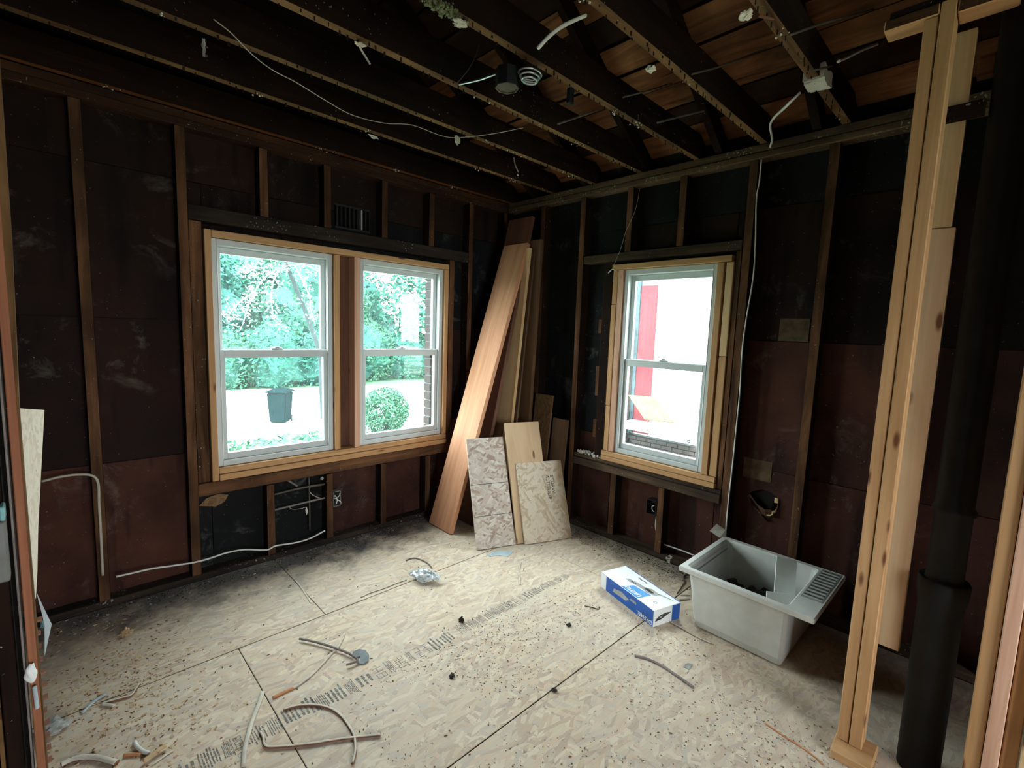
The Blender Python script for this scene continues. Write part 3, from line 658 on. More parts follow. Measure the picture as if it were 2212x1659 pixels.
# ------------------------------------------------------------ grey laundry tub
TB = empty('laundry_tub', (-.35, -2.5, 0), label='grey plastic laundry tub with ribbed ledge standing on the floor by the right wall', cat='tub')
def ring(bm, pts): return [bm.verts.new(p) for p in pts]
bm = bmesh.new()
def rect(x0, x1, y0, y1, z, r=.02):
    out = []
    for cx, cy, a0 in ((x1-r, y1-r, 0), (x0+r, y1-r, 90), (x0+r, y0+r, 180), (x1-r, y0+r, 270)):
        for k_ in range(4):
            a = math.radians(a0+k_*30); out.append((cx+r*math.cos(a), cy+r*math.sin(a), z))
    return out
loops = [rect(-.600, -.100, -2.722, -2.290, .012, .02), rect(-.612, -.088, -2.732, -2.276, .05), rect(-.630, -.070, -2.742, -2.238, .318), rect(-.636, -.066, -2.744, -2.232, .322),
         rect(-.650, -.046, -2.850, -2.194, .316, .005), rect(-.654, -.042, -2.855, -2.190, .320, .006), rect(-.654, -.042, -2.855, -2.190, .341, .006), rect(-.650, -.046, -2.851, -2.194, .345, .006),
         rect(-.622, -.074, -2.738, -2.220, .344, .025), rect(-.612, -.084, -2.730, -2.232, .334, .03), rect(-.600, -.098, -2.718, -2.262, .08, .04), rect(-.57, -.13, -2.69, -2.30, .035, .05)]
rs = [ring(bm, l) for l in loops]
for a, b in zip(rs, rs[1:]):
    for i in range(16): bm.faces.new((a[i], a[(i+1) % 16], b[(i+1) % 16], b[i]))
bm.faces.new(rs[0][::-1]); bm.faces.new(rs[-1]); bmesh.ops.recalc_face_normals(bm, faces=bm.faces)
for f in bm.faces:
    if max(v.co.z for v in f.verts) < .34 and all(-.623 < v.co.x < -.083 and -2.735 < v.co.y < -2.228 for v in f.verts) and f in [g for r_ in () for g in r_]: pass
tb = link('basin', bm_mesh(bm), 'tub', TB)
box('ledge_grime', -.47, -.058, -2.842, -2.748, .3452, .3460, 'tub_dirty', TB, 0)
for i in range(20):
    x = -.455+i*.0195; box('ledge_rib', x, x+.006, -2.836, -2.754, .3462, .3485, 'debris_dark' if i % 2 else 'tub', TB, .0005)
box('water_line', -.61, -.09, -2.2420, -2.2400, .285, .300, 'tub_dirty', TB, 0); box('water_line', -.0850, -.0835, -2.72, -2.25, .283, .298, 'tub_dirty', TB, 0)
rbm = bmesh.new()
for i in range(150):
    m = Matrix.Translation((R.uniform(-.55, -.13), R.uniform(-2.68, -2.30), .05+R.uniform(0, .10))) @ Matrix.Rotation(R.uniform(0, 6), 4, Vector((R.random(), R.random(), R.random())))
    bmesh.ops.create_cube(rbm, size=R.uniform(.02, .06), matrix=m)
o = link('rubble', bm_mesh(rbm), 'debris_dark'); tag(o, 'dark rubble filling the bottom of the grey laundry tub', 'rubble', kind='stuff')
leaning('white_tile', (-.335, -2.645, .14), (-.20, -2.60, .40), (.55, -.83, 0), .105, 0, .008, 'foam', 'tall white tile leaning inside the grey tub', 'tile')
leaning('white_tile', (-.43, -2.645, .15), (-.405, -2.63, .285), (.65, -.76, 0), .12, 0, .008, 'foam', 'short white tile standing in front of the tall one in the tub', 'tile')
leaning('white_tile', (-.49, -2.60, .15), (-.48, -2.595, .265), (.8, -.6, 0), .03, 0, .01, 'foam', 'tiny white tile offcut at the inner front of the tub', 'tile')
sc_ = bmesh.new()
o = link('paper_scrap', bm_mesh(prism([(-.085, -2.18, .34), (-.10, -2.12, .37), (-.075, -2.15, .42), (-.05, -2.20, .39), (-.055, -2.21, .345)], (.006, .0, .0))), 'paper'); tag(o, 'crumpled white scrap at the far left corner of the tub rim', 'paper')

# ------------------------------------------------------------ tool box on the floor
BX = empty('tool_carton', (-.652, -1.681, 0), math.atan2(-.958, -.287), label='blue and white rotary saw carton lying on the floor before the tub', cat='box')
def child(name, me, mat, par=BX, smooth=False):
    for m_ in (mat if isinstance(mat, tuple) else (mat,)): me.materials.append(M[m_])
    o = bpy.data.objects.new(name, me); COL.objects.link(o); o.parent = par; return o
LX, LY, LZ = .470, .204, .100
bm = bmesh.new(); add_box(bm, 0, LX, 0, LY, .001, LZ); bmesh.ops.recalc_face_normals(bm, faces=bm.faces)
for f in bm.faces: f.material_index = 1 if abs(f.normal.y) > .5 else 0
bmesh.ops.bevel(bm, geom=list(bm.edges), offset=.0015, segments=1, affect='EDGES'); child('carton', bm_mesh(bm), ('white', 'blue'))
def decal(polys, mat, name='print'):
    bm = bmesh.new()
    for P in polys: bm.faces.new([bm.verts.new(p) for p in P])
    bmesh.ops.recalc_face_normals(bm, faces=bm.faces); return child(name, bm_mesh(bm), mat)
def top(*p, h=.0005): return [(x, y, LZ+h) for x, y in p]
decal([top((.19, .002), (.335, .002), (.345, .098), (.215, .082))], 'blue2', 'blue_panel')
decal([top((.0, LY-.006), (LX, LY-.006), (LX, LY), (0, LY))], 'blue', 'blue_edge')
decal([top((.13, .088), (.17, .082), (.25, .098), (.26, .128), (.20, .125), (.14, .108), h=.001), top((.25, .10), (.31, .095), (.36, .115), (.36, .150), (.30, .155), (.26, .13), h=.001), top((.355, .14), (.44, .175), (.438, .180), (.35, .155), h=.001)], 'cgrey', 'tool_picture')
decal([top((.27, .112), (.33, .112), (.335, .13), (.28, .135), h=.0014)], 'inkd', 'tool_picture'); decal([top((.17, .094), (.21, .10), (.21, .108), (.17, .103), h=.0014)], 'inkd', 'tool_picture')
decal([top((.40, .06), (.415, .054), (.425, .064), (.42, .076), (.405, .078), (.398, .070))], 'cgrey', 'badge'); decal([top((.404, .063), (.414, .060), (.419, .066), (.416, .072), (.407, .073), h=.0009)], 'white', 'badge')
def put(s_, size, mat, mtx, name, bold=0.0):
    me = text_mesh(s_, size, bold); me.transform(mtx); return child(name, me, mat)
R180 = Matrix.Rotation(math.pi, 4, 'Z')
put('DREMEL', .037, 'white', Matrix.Translation((.329, .042, LZ+.0008)) @ R180, 'brand_lettering', .0002)
put('Saw-Max', .022, 'inkd', Matrix.Translation((.235, .178, LZ+.0008)) @ R180, 'name_lettering', 0.0)
decal([[(.003, -.0006, .003), (.055, -.0006, .003), (.055, -.0006, .097), (.003, -.0006, .097)]], 'white', 'side_patch')
decal([[(.12, -.0006, .03), (.24, -.0006, .035), (.27, -.0006, .055), (.20, -.0006, .07), (.13, -.0006, .055)], [(.27, -.0006, .06), (.33, -.0006, .055), (.33, -.0006, .07), (.29, -.0006, .075)]], 'cgrey', 'side_picture')
put('DREMEL', .034, 'white', Matrix.Translation((.462, -.0009, .032)) @ Matrix.Rotation(math.pi/2, 4, 'X') @ R180, 'side_lettering', .0001)
decal([[(LX+.0006, .14, .003), (LX+.0006, .201, .003), (LX+.0006, .201, .097), (LX+.0006, .14, .097)]], 'blue', 'end_panel').location.y = .0
bpy.data.objects[[c.name for c in BX.children if c.name.startswith('end_panel')][0]].scale = (1, 1, 1)
decal([[(LX+.0008, .012, .030), (LX+.0008, .06, .036), (LX+.0008, .10, .05), (LX+.0008, .135, .062), (LX+.0008, .10, .067), (LX+.0008, .05, .062), (LX+.0008, .02, .045)]], 'inkd', 'end_picture')
decal([[(LX+.0011, .045, .043), (LX+.0011, .065, .047), (LX+.0011, .065, .057), (LX+.0011, .045, .055)]], 'cgrey', 'end_picture')

# ------------------------------------------------------------ cables and fittings
def cab(label, pts, r, mat='cable', name='cable', cat='cable', **kw):
    o = tube(name, pts, r, mat, None, **kw); tag(o, label, cat); return o
cab('white cable running low across the bays below the double window', [(-2.925, -0.006, 0.1674), (-2.844, -0.006, 0.164), (-2.758, -0.006, 0.1604), (-2.647, -0.006, 0.1434), (-2.558, -0.006, 0.1318), (-2.479, -0.006, 0.1306), (-2.376, -0.006, 0.1382), (-2.269, -0.006, 0.1272), (-2.143, -0.006, 0.0853), (-2.081, -0.006, 0.0961), (-1.946, -0.006, 0.0796), (-1.843, -0.006, 0.0839), (-1.742, -0.006, 0.1116)], .0055)
cab('bent white cable end hanging beside the first stud from the partition', [(-3.19, -0.012, 0.7728), (-3.121, -0.012, 0.7837), (-3.05, -0.012, 0.7826), (-2.995, -0.012, 0.7647), (-2.975, -0.012, 0.7171), (-2.977, -0.012, 0.6009), (-2.977, -0.012, 0.4702), (-2.978, -0.012, 0.3648), (-2.98, -0.012, 0.197)], .0065, 'cable_old')
cab('long white cable hanging down the right wall beside the single window', [(-0.012, -2.204, 2.682), (-0.012, -2.203, 2.549), (-0.012, -2.195, 2.457), (-0.012, -2.211, 2.21), (-0.012, -2.217, 1.989), (-0.012, -2.198, 1.737), (-0.012, -2.191, 1.536), (-0.012, -2.199, 1.274), (-0.012, -2.196, 1.036), (-0.012, -2.194, 0.8246), (-0.012, -2.19, 0.6394), (-0.012, -2.188, 0.4836), (-0.012, -2.19, 0.3525)], .0045)
cab('white cable dropping from the paper wrapped joist to the top plate', [[(-0.7265, -2.6, 2.686)][0], [(-0.7186, -2.55, 2.651)][0], [(-0.25, -2.322, 2.785)][0], [(-0.08, -2.277, 2.762)][0], [(-0.03, -2.253, 2.736)][0]], .006, 'cable')
cab('white cable stub hanging from a joist near the round ceiling box', [(-1.671, -2.16, 2.756), (-1.734, -2.16, 2.712), (-1.806, -2.16, 2.657), (-1.862, -2.16, 2.604), (-1.909, -2.16, 2.551)], .0065, 'cable')
cab('white cable from the new wall toward the dark rafters', [(0.7288, -2.75, 3.476), (0.0648, -2.75, 3.167), (-0.3843, -2.75, 2.947), (-0.6373, -2.75, 2.814), (-0.797, -2.75, 2.732)], .0055, 'cable')
cab('thin old wire sagging below the joists', [(-2.605, -1.093, 2.765), (-2.533, -1.044, 2.765), (-2.427, -0.9387, 2.765), (-2.32, -0.8691, 2.765), (-2.206, -0.8367, 2.765), (-2.041, -0.7645, 2.765), (-1.862, -0.7035, 2.765), (-1.687, -0.7429, 2.765), (-1.567, -0.843, 2.765), (-1.345, -0.8496, 2.765), (-1.248, -0.9512, 2.765), (-1.174, -1.119, 2.765), (-1.122, -1.297, 2.765)], .0022, 'cable_old', 'wire', 'wire')
cab('thin dark wire hanging under the joists beside the ceiling box', [(-1.705, -1.6, 2.853), (-1.722, -1.6, 2.803), (-1.753, -1.6, 2.743), (-1.79, -1.6, 2.692), (-1.833, -1.6, 2.639)], .002, 'rust', 'wire', 'wire')
cab('white cable running behind the tub into the wall', [(0.0416, -1.744, 0.1), (0.045, -1.815, 0.1), (0.0483, -1.884, 0.1), (0.0437, -1.972, 0.1)], .005)
cab('short cable hanging from the outlet box under the single window', [(0.03, -1.672, 0.2955), (0.03, -1.67, 0.2237), (0.03, -1.683, 0.1566)], .004)
for lab, pts in (('thin old rod crossing the rafters right of the third joist', [(-1.504, -1.9, 2.506), (-1.366, -1.9, 2.579), (-1.234, -1.9, 2.65)]), ('old rod between the last two joists', [(-1.217, -2.35, 2.663), (-0.9542, -2.35, 2.795), (-0.4803, -2.35, 3.056)]), ('short old rod crossing near the roof boards', [(-1.203, -2.2, 2.523), (-1.008, -2.2, 2.61), (-0.788, -2.2, 2.705)]),
                 ('long thin rod under the dark roof boards at the top right', [(-1.364, -2.75, 2.591), (-1.022, -2.75, 2.776), (-0.529, -2.75, 3.033), (0.4093, -2.75, 3.516)]), ('short pale rod tip under the rafters at the upper right', [(-0.9185, -2.7, 2.67), (-0.6816, -2.7, 2.776)]), ('thin rod by the middle rafters', [(-1.108, -1.95, 2.735), (-0.8908, -1.95, 2.84), (-0.6698, -1.95, 2.955)])):
    cab(lab, pts, .004, 'rust', 'metal_rod', 'rod')
# round ceiling box with conduit
CB = empty('ceiling_box', (-1.62, -1.70, 2.72), label='black octagonal ceiling box hanging between the joists', cat='electrical box')
cbm = bmesh.new(); lathe(cbm, [(.001, 2.757), (.046, 2.755), (.046, 2.690), (.052, 2.690), (.053, 2.765), (.001, 2.765)], -1.60, -1.675, 8); link('box_shell', bm_mesh(cbm), 'iron', CB)
cbm = bmesh.new(); lathe(cbm, [(.046, 2.6895), (.0535, 2.6895), (.0535, 2.686), (.046, 2.686), (.046, 2.6894)], -1.60, -1.675, 8); link('box_rim', bm_mesh(cbm), 'rust', CB)  # tan ring paints in the light on the box's lower rim
CD = empty('steel_ring', (-1.55, -1.77, 2.72), label='pale galvanised ring plate beside the black ceiling box', cat='ring')
for r_, z in ((.055, 2.735), (.046, 2.722), (.036, 2.708)):
    pts = [(-1.55+r_*math.cos(a*math.pi/6), -1.765+r_*.8*math.sin(a*math.pi/6), z) for a in range(13)]
    link('ring_coil', bm_mesh(sweep(pts, .006, .004, 6, 3)), 'steel', CD, (0, 0, 0), True)
cab('steel bar from the ceiling box to the next joist', [(-1.66, -1.40, 2.772), (-1.63, -1.52, 2.765), (-1.62, -1.62, 2.76)], .006, 'steel', 'metal_bar', 'bar')
o = link('black_bracket', boxmesh(.03, .03, .075, .006), 'iron', None, [(-1.313, -1.8, 2.714)][0]); tag(o, 'small black block hanging below a joist right of the ceiling box', 'bracket')
# paper wrap and scraps on the joists
def scrap(label, c, s, mat='paper', seed=1, name='paper_scrap', cat='paper'):
    bm = bmesh.new(); bmesh.ops.create_icosphere(bm, subdivisions=3, radius=1)
    for v in bm.verts:
        n = noise.noise(v.co*1.9+Vector((seed*3.1, 0, 0)))+.6*noise.noise(v.co*5.3+Vector((0, seed*1.7, 0))); v.co = Vector((v.co.x*s[0], v.co.y*s[1], v.co.z*s[2]))*(1+.75*n)
    o = link(name, bm_mesh(bm), mat, None, c); tag(o, label, cat); return o
bm = bmesh.new()
for x0_, x1_, z_ in ((-.62, -.585, 2.775), (-.60, -.53, 2.765), (-.54, -.49, 2.772)): add_box(bm, x0_, x1_, -2.657, -2.575, z_, z_+.055)
bmesh.ops.subdivide_edges(bm, edges=list(bm.edges), cuts=2)
for v in bm.verts: v.co += Vector((noise.noise(v.co*28)*.012, noise.noise(v.co*31+Vector((5, 0, 0)))*.006, noise.noise(v.co*26+Vector((9, 0, 0)))*.012))
o = link('paper_wrap', bm_mesh(bm), 'paper'); tag(o, 'white paper wrapped round the last joist where the cable leaves it', 'paper')
scrap('white plaster lump clinging to the joist end above the right wall', [(-1.3, -2.21, 2.697)][0], (.020, .018, .010), seed=3, name='plaster_lump', cat='plaster')
scrap('pale plaster lump on the joist at the top of the picture', [(-1.347, -2.6, 2.721)][0], (.022, .02, .010), seed=4, name='plaster_lump', cat='plaster')
gd = bmesh.new(); g0 = [(-2.029, -1.78, 2.771)][0]
for i in range(170):
    m = Matrix.Translation((g0[0]+R.gauss(0, .055), -1.785+R.uniform(-.03, .03), 2.775+R.gauss(0, .006))) @ Matrix.Rotation(R.uniform(0, 6), 4, Vector((R.random(), R.random(), R.random())))
    bmesh.ops.create_cube(gd, size=R.uniform(.002, .011), matrix=m)
o = link('dirt_clump', bm_mesh(gd), 'moss'); tag(o, 'greenish fuzzy dirt clinging to the fourth joist', 'dirt', kind='stuff')
scrap('white plaster lump on the fourth joist near the top', [(-1.944, -1.78, 2.764)][0], (.025, .02, .008), seed=6, name='plaster_lump', cat='plaster')
scrap('grey fluff hanging with a white knob from the second joist', [(-2.611, -0.95, 2.716)][0], (.006, .006, .030), 'debris_grey', 7, 'fluff', 'fluff')
scrap('curled pale paper under the second joist near the middle', [(-1.323, -0.95, 2.725)][0], (.016, .006, .026), seed=8)
scrap('white splinter on the third joist', [(-2.139, -1.36, 2.766)][0], (.018, .012, .006), 'strip_pale', 9, 'splinter', 'splinter')
scrap('white flake under the first joist', [(-1.642, -0.54, 2.753)][0], (.026, .012, .008), seed=10)
scrap('small white tag hanging near the corner joists', [(-0.8179, -0.95, 2.649)][0], (.008, .004, .006), seed=11)
cab('pale splinter hanging from the third joist', [(-2.145, -1.36, 2.76), (-2.125, -1.36, 2.738), (-2.108, -1.36, 2.721), (-2.094, -1.36, 2.707)], .004, 'strip_pale', 'splinter', 'splinter')
cab('splinter sticking out of the last joist at the top', [(-1.286, -2.62, 2.736), (-1.18, -2.62, 2.775), (-1.099, -2.62, 2.807)], .004, 'strip_brown', 'splinter', 'splinter')
cab('curled lath hanging near the corner', [(-0.8574, -0.95, 2.751), (-0.8425, -0.95, 2.708), (-0.8102, -0.95, 2.669)], .004, 'strip_grey', 'lath_curl', 'splinter')
# wall boxes
def outlet(label, x0, x1, y0, y1, z0, z1, side):
    e = empty('outlet_box', (x0, y0, z0), label=label, cat='outlet box')
    if side == 'l':
        for a in ((x0, x1, y0, y1, z0, z0+.004), (x0, x1, y0, y1, z1-.004, z1), (x0, x0+.004, y0, y1, z0, z1), (x1-.004, x1, y0, y1, z0, z1), (x0, x1, y1-.004, y1, z0, z1)): box('box_side', *a, 'boxgrey' if a[3] != y1 or a[2] == y0 else 'black', e, 0)
    else:
        for a in ((x0, x1, y0, y1, z0, z0+.004), (x0, x1, y0, y1, z1-.004, z1), (x0, x1, y0, y0+.004, z0, z1), (x0, x1, y1-.004, y1, z0, z1), (x1-.004, x1, y0, y1, z0, z1)): box('box_side', *a, 'black', e, 0)
    return e
e = outlet('black outlet box with white wires on a stud below the double window', -1.672, -1.615, .005, .06, .27, .385, 'l')
for pts in ([(-1.66, .03, .345), (-1.645, .0, .34), (-1.63, -.005, .355), (-1.625, .0, .37)], [(-1.665, .02, .335), (-1.64, -.004, .32), (-1.62, -.006, .30), (-1.617, .0, .29)], [(-1.65, .03, .35), (-1.648, -.004, .325), (-1.655, -.006, .295)]): tube('wire', pts, .003, 'cable', e)
e = outlet('black outlet box beside a stud below the single window', .004, .07, -1.68, -1.60, .305, .415, 'r')
tube('wire_loop', [(.0, -1.665, .38), (-.004, -1.65, .37), (-.004, -1.655, .345), (.0, -1.668, .335)], .003, 'cable', e)
# rods and clutter in the bay below the double window
cab('upper grey conduit crossing the bay below the double window', [(-2.085, .035, .445), (-1.90, .033, .455), (-1.69, .035, .448)], .009, 'rust', 'conduit', 'conduit')
cab('lower brown conduit crossing the bay below the double window', [(-2.08, .035, .335), (-1.88, .033, .342), (-1.68, .035, .345)], .007, 'strip_grey', 'conduit', 'conduit')
cab('thin upright rod in the bay below the double window', [(-1.83, .05, .12), (-1.83, .05, .3), (-1.832, .05, .52)], .006, 'rust', 'metal_rod', 'rod')
cab('curled wire hanging behind the upper conduit', [(-1.823, 0.05, 0.4431), (-1.83, 0.05, 0.417), (-1.811, 0.05, 0.3851), (-1.774, 0.05, 0.356), (-1.74, 0.05, 0.3414)], .003, 'cable_old', 'wire', 'wire')
cab('curved splinter of wood behind the upper conduit', [(-2.036, 0.07, 0.5481), (-1.981, 0.07, 0.5242), (-1.938, 0.07, 0.4887), (-1.907, 0.07, 0.4619)], .007, 'strip_grey', 'splinter', 'splinter')
cab('thin sagging wire below the lower conduit', [(-1.982, 0.04, 0.3383), (-1.951, 0.04, 0.3107), (-1.901, 0.04, 0.3018), (-1.862, 0.04, 0.3027)], .002, 'cable_old', 'wire', 'wire')
scrap('white wire nut hanging below the lower conduit', [(-1.855, 0.04, 0.277)][0], (.008, .008, .022), 'paper', 12, 'wire_nut', 'wire nut')
scrap('white insulator knob above the upper conduit', [(-1.731, 0.06, 0.4882)][0], (.012, .01, .012), 'paper', 13, 'insulator_knob', 'insulator')
cab('pale curled wire end left of the single window header', [(-0.01, -1.219, 2.094), (-0.01, -1.185, 2.106), (-0.01, -1.153, 2.081)], .004, 'cable', 'wire', 'wire')
cab('thin string hanging from the right top plate', [(-0.01, -1.383, 2.662), (-0.01, -1.356, 2.514), (-0.01, -1.288, 2.375), (-0.01, -1.249, 2.245), (-0.01, -1.195, 2.13)], .0015, 'cable_old', 'string', 'string')

# ------------------------------------------------------------ strips and offcuts lying on the floor
def strip(label, pts, w, h, mat, name='wood_strip', cat='strip', **kw):
    P = [(p[0], p[1], h*1.02+.0005+kw.get('lift', 0)) for p in pts]; kw.pop('lift', None)
    o = tube(name, P, w*.82, mat, None, rv=h, seg=8, **kw); tag(o, label, cat)
    if mat == 'strip_brown':
        o.data.materials.append(M['strip_pale'])
        for f in o.data.polygons:
            if f.normal.z > .45: f.material_index = 1
    return o
strip('curved brown strip arching over the straight one in the foreground', [(-2.5, -1.395, 0), (-2.455, -1.408, 0), (-2.402, -1.445, 0), (-2.357, -1.505, 0), (-2.336, -1.573, 0), (-2.333, -1.641, 0), (-2.337, -1.698, 0), (-2.348, -1.737, 0), (-2.369, -1.781, 0), (-2.399, -1.82, 0)], .007, .005, 'strip_brown')
strip('long straight brown strip with hooked end in the foreground', [(-2.605, -1.45, 0), (-2.604, -1.485, 0), (-2.611, -1.519, 0), (-2.602, -1.546, 0), (-2.55, -1.587, 0), (-2.477, -1.638, 0), (-2.415, -1.674, 0), (-2.35, -1.715, 0), (-2.261, -1.777, 0)], .007, .005, 'strip_brown', lift=.001)
strip('pale flat strip standing leftmost in the foreground', [(-2.53, -1.231, 0), (-2.561, -1.287, 0), (-2.588, -1.33, 0), (-2.618, -1.381, 0), (-2.64, -1.425, 0), (-2.665, -1.476, 0), (-2.68, -1.516, 0), (-2.696, -1.568, 0)], .011, .004, 'strip_pale')
strip('grey kinked strip pointing at the slate disc', [(-2.283, -0.9836, 0), (-2.252, -1.03, 0), (-2.224, -1.078, 0), (-2.198, -1.129, 0), (-2.174, -1.182, 0), (-2.155, -1.226, 0), (-2.14, -1.274, 0), (-2.134, -1.324, 0), (-2.157, -1.329, 0), (-2.19, -1.321, 0)], .007, .005, 'strip_grey', lift=.008)
strip('thin pale strip crossing under the kinked one with an orange end', [(-2.084, -1.076, 0), (-2.113, -1.112, 0), (-2.144, -1.148, 0), (-2.174, -1.173, 0), (-2.204, -1.187, 0), (-2.268, -1.231, 0), (-2.333, -1.268, 0), (-2.389, -1.289, 0), (-2.431, -1.296, 0)], .005, .004, 'strip_pale')
strip('orange splintered end of the thin pale strip', [(-2.423, -1.296, 0), (-2.45, -1.294, 0), (-2.479, -1.294, 0), (-2.51, -1.295, 0)], .009, .004, 'strip_orange', name='wood_splinter', cat='splinter')
strip('thin grey curved strip behind the clear plastic bag', [(-1.42, -0.5943, 0), (-1.381, -0.5916, 0), (-1.351, -0.6084, 0), (-1.335, -0.6483, 0), (-1.329, -0.6968, 0), (-1.331, -0.7459, 0), (-1.343, -0.795, 0)], .006, .004, 'strip_grey')
strip('pair of thin sticks lying along the floor seam before the bag', [(-1.863, -0.8159, 0), (-1.798, -0.8052, 0), (-1.716, -0.8135, 0), (-1.627, -0.8106, 0), (-1.552, -0.8148, 0)], .006, .003, 'strip_brown')
strip('thin yellow straw lying between the window wall and the seam', [(-2.084, -0.3716, 0), (-2.088, -0.4756, 0), (-2.098, -0.5826, 0), (-2.107, -0.6901, 0)], .006, .002, 'strip_pale')
strip('small upright looking pale strip near the middle of the floor', [(-0.8126, -1.12, 0), (-0.874, -1.164, 0), (-0.9344, -1.22, 0), (-0.9913, -1.282, 0), (-1.035, -1.334, 0)], .006, .004, 'strip_pale')
strip('dark rubber strip curving on the floor in front of the tub', [(-1.074, -2.193, 0), (-1.052, -2.231, 0), (-1.041, -2.276, 0), (-1.036, -2.329, 0), (-1.042, -2.378, 0), (-1.049, -2.438, 0), (-1.058, -2.493, 0)], .010, .004, 'strip_grey', name='rubber_strip')
strip('pinkish strip poking out from under the carton', [(-0.6689, -2.171, 0), (-0.6712, -2.237, 0), (-0.6795, -2.316, 0), (-0.6796, -2.373, 0), (-0.6759, -2.411, 0)], .006, .004, 'strip_brown')
strip('thin stick lying left of the foot of the new studs', [(-1.026, -2.795, 0), (-1.038, -2.865, 0), (-1.043, -2.934, 0), (-1.057, -2.994, 0), (-1.07, -3.017, 0)], .004, .003, 'strip_orange', name='thin_stick', cat='stick')
strip('bent nail lying left of the carton', [(-0.9109, -1.753, 0), (-0.8909, -1.789, 0), (-0.8771, -1.826, 0), (-0.8531, -1.815, 0)], .003, .003, 'rust', name='bent_nail', cat='nail')
strip('pale cable pieces between the carton and the tub, upper one', [(-0.3542, -2.077, 0), (-0.3315, -2.096, 0), (-0.3111, -2.114, 0)], .006, .004, 'cable_old', name='cable_piece', cat='cable')
strip('pale cable piece between the carton and the tub, lower one', [(-0.4087, -2.098, 0), (-0.3815, -2.115, 0), (-0.3497, -2.135, 0)], .006, .004, 'cable_old', name='cable_piece', cat='cable')
strip('twisted dark twig between the carton and the tub', [(-0.3571, -2.054, 0), (-0.2602, -2.036, 0), (-0.1792, -2.015, 0), (-0.126, -1.982, 0), (-0.058, -1.975, 0)], .004, .004, 'chip_dark', name='twig', cat='twig')
strip('blue-grey strip lying on the seam at the left', [(-3.108, -0.8741, 0), (-3.089, -0.8528, 0), (-3.066, -0.8268, 0), (-3.03, -0.8101, 0)], .008, .004, 'strip_blue')
strip('brown strip bent up to a pale end on the left', [(-3.049, -0.8684, 0), (-3.017, -0.8737, 0), (-2.984, -0.8823, 0), (-2.952, -0.8897, 0), (-2.936, -0.8656, 0), (-2.917, -0.8308, 0)], .007, .005, 'strip_brown')
strip('short pale offcut under the bent brown strip', [(-3.046, -0.8709, 0), (-3.025, -0.8926, 0), (-3.009, -0.9167, 0)], .008, .005, 'strip_pale')
strip('white curved pipe offcut lower left', [(-2.97, -1.187, 0), (-2.968, -1.21, 0), (-2.961, -1.235, 0), (-2.952, -1.26, 0), (-2.938, -1.283, 0)], .009, .007, 'cable')
strip('reddish short stick under the white offcut', [(-3.006, -1.23, 0), (-2.984, -1.246, 0), (-2.961, -1.265, 0)], .007, .005, 'strip_orange')
strip('tan pointed wood piece crossing the white offcut', [(-2.957, -1.315, 0), (-2.937, -1.307, 0), (-2.912, -1.296, 0), (-2.886, -1.289, 0)], .010, .006, 'chip_tan', lift=.006)
strip('thin white strip at the lower left behind the tan piece', [(-2.934, -1.34, 0), (-2.908, -1.333, 0), (-2.888, -1.325, 0), (-2.867, -1.322, 0)], .004, .003, 'strip_pale')
strip('curled piece of bark in the lower left corner', [(-3.174, -1.137, 0), (-3.158, -1.134, 0), (-3.137, -1.137, 0), (-3.113, -1.149, 0), (-3.087, -1.172, 0), (-3.057, -1.212, 0), (-3.028, -1.256, 0)], .013, .008, 'strip_brown', name='bark_piece', cat='bark')
# flat bits
def flat(label, pts, h, mat, name, cat):
    c = Vector((sum(p[0] for p in pts)/len(pts), sum(p[1] for p in pts)/len(pts), 0))
    o = link(name, bm_mesh(prism([(p[0]-c.x, p[1]-c.y, .001) for p in pts], (0, 0, h))), mat, None, c); tag(o, label, cat)
flat('dark grey slate disc with a notch lying beside the kinked strip', [(-2.119, -1.244, 0), (-2.09, -1.246, 0), (-2.068, -1.275, 0), (-2.072, -1.317, 0), (-2.095, -1.353, 0), (-2.123, -1.355, 0), (-2.141, -1.335, 0), (-2.121, -1.322, 0), (-2.11, -1.296, 0), (-2.128, -1.289, 0), (-2.136, -1.265, 0)], .006, 'slate', 'slate_piece', 'slate')
flat('blue-grey torn paper lying below the leaning panels', [(-0.9201, -0.8762, 0), (-0.8262, -0.8877, 0), (-0.734, -0.9643, 0), (-0.8305, -1.006, 0), (-0.8674, -0.948, 0), (-0.9327, -0.9211, 0)], .002, 'strip_blue', 'paper_scrap', 'paper')
flat('small grey square scrap on the floor between tub and rubber strip', [(-0.9592, -2.396, 0), (-0.9159, -2.399, 0), (-0.908, -2.419, 0), (-0.9571, -2.424, 0)], .002, 'debris_grey', 'paper_scrap', 'paper')
for lab, p, s_, m_ in (('dark round stone on the floor stamp', [(-1.557, -1.39, 0.012)][0], (.012, .012, .014), 'debris_dark'), ('dark crumb cluster below the dark stone', [(-1.853, -1.701, 0.006)][0], (.014, .012, .008), 'debris_dark'),
                       ('grey rubble lump at the partition foot', [(-3.196, -0.9173, 0.02)][0], (.045, .035, .022), 'debris_grey'), ('tan fluff of wood shavings near the left wall', [(-2.921, -0.3649, 0.012)][0], (.022, .022, .018), 'chip_tan'),
                       ('white plaster lump on the floor behind the carton', [(0.0135, -1.809, 0.02)][0], (.030, .022, .022), 'paper'), ('small blue lump beside the partition stud', [(-3.223, -0.0175, 0.02)][0], (.014, .012, .02), 'teal'),
                       ('dark lump on the strand board near the right seam', [(-1.559, -2.076, 0.006)][0], (.010, .010, .008), 'debris_dark'), ('small dark lump right of the floor stamp', [(-1.131, -1.812, 0.006)][0], (.012, .012, .008), 'debris_dark')):
    scrap(lab, p, s_, m_, int(p[0]*100) % 17, 'rubble_lump', 'rubble')
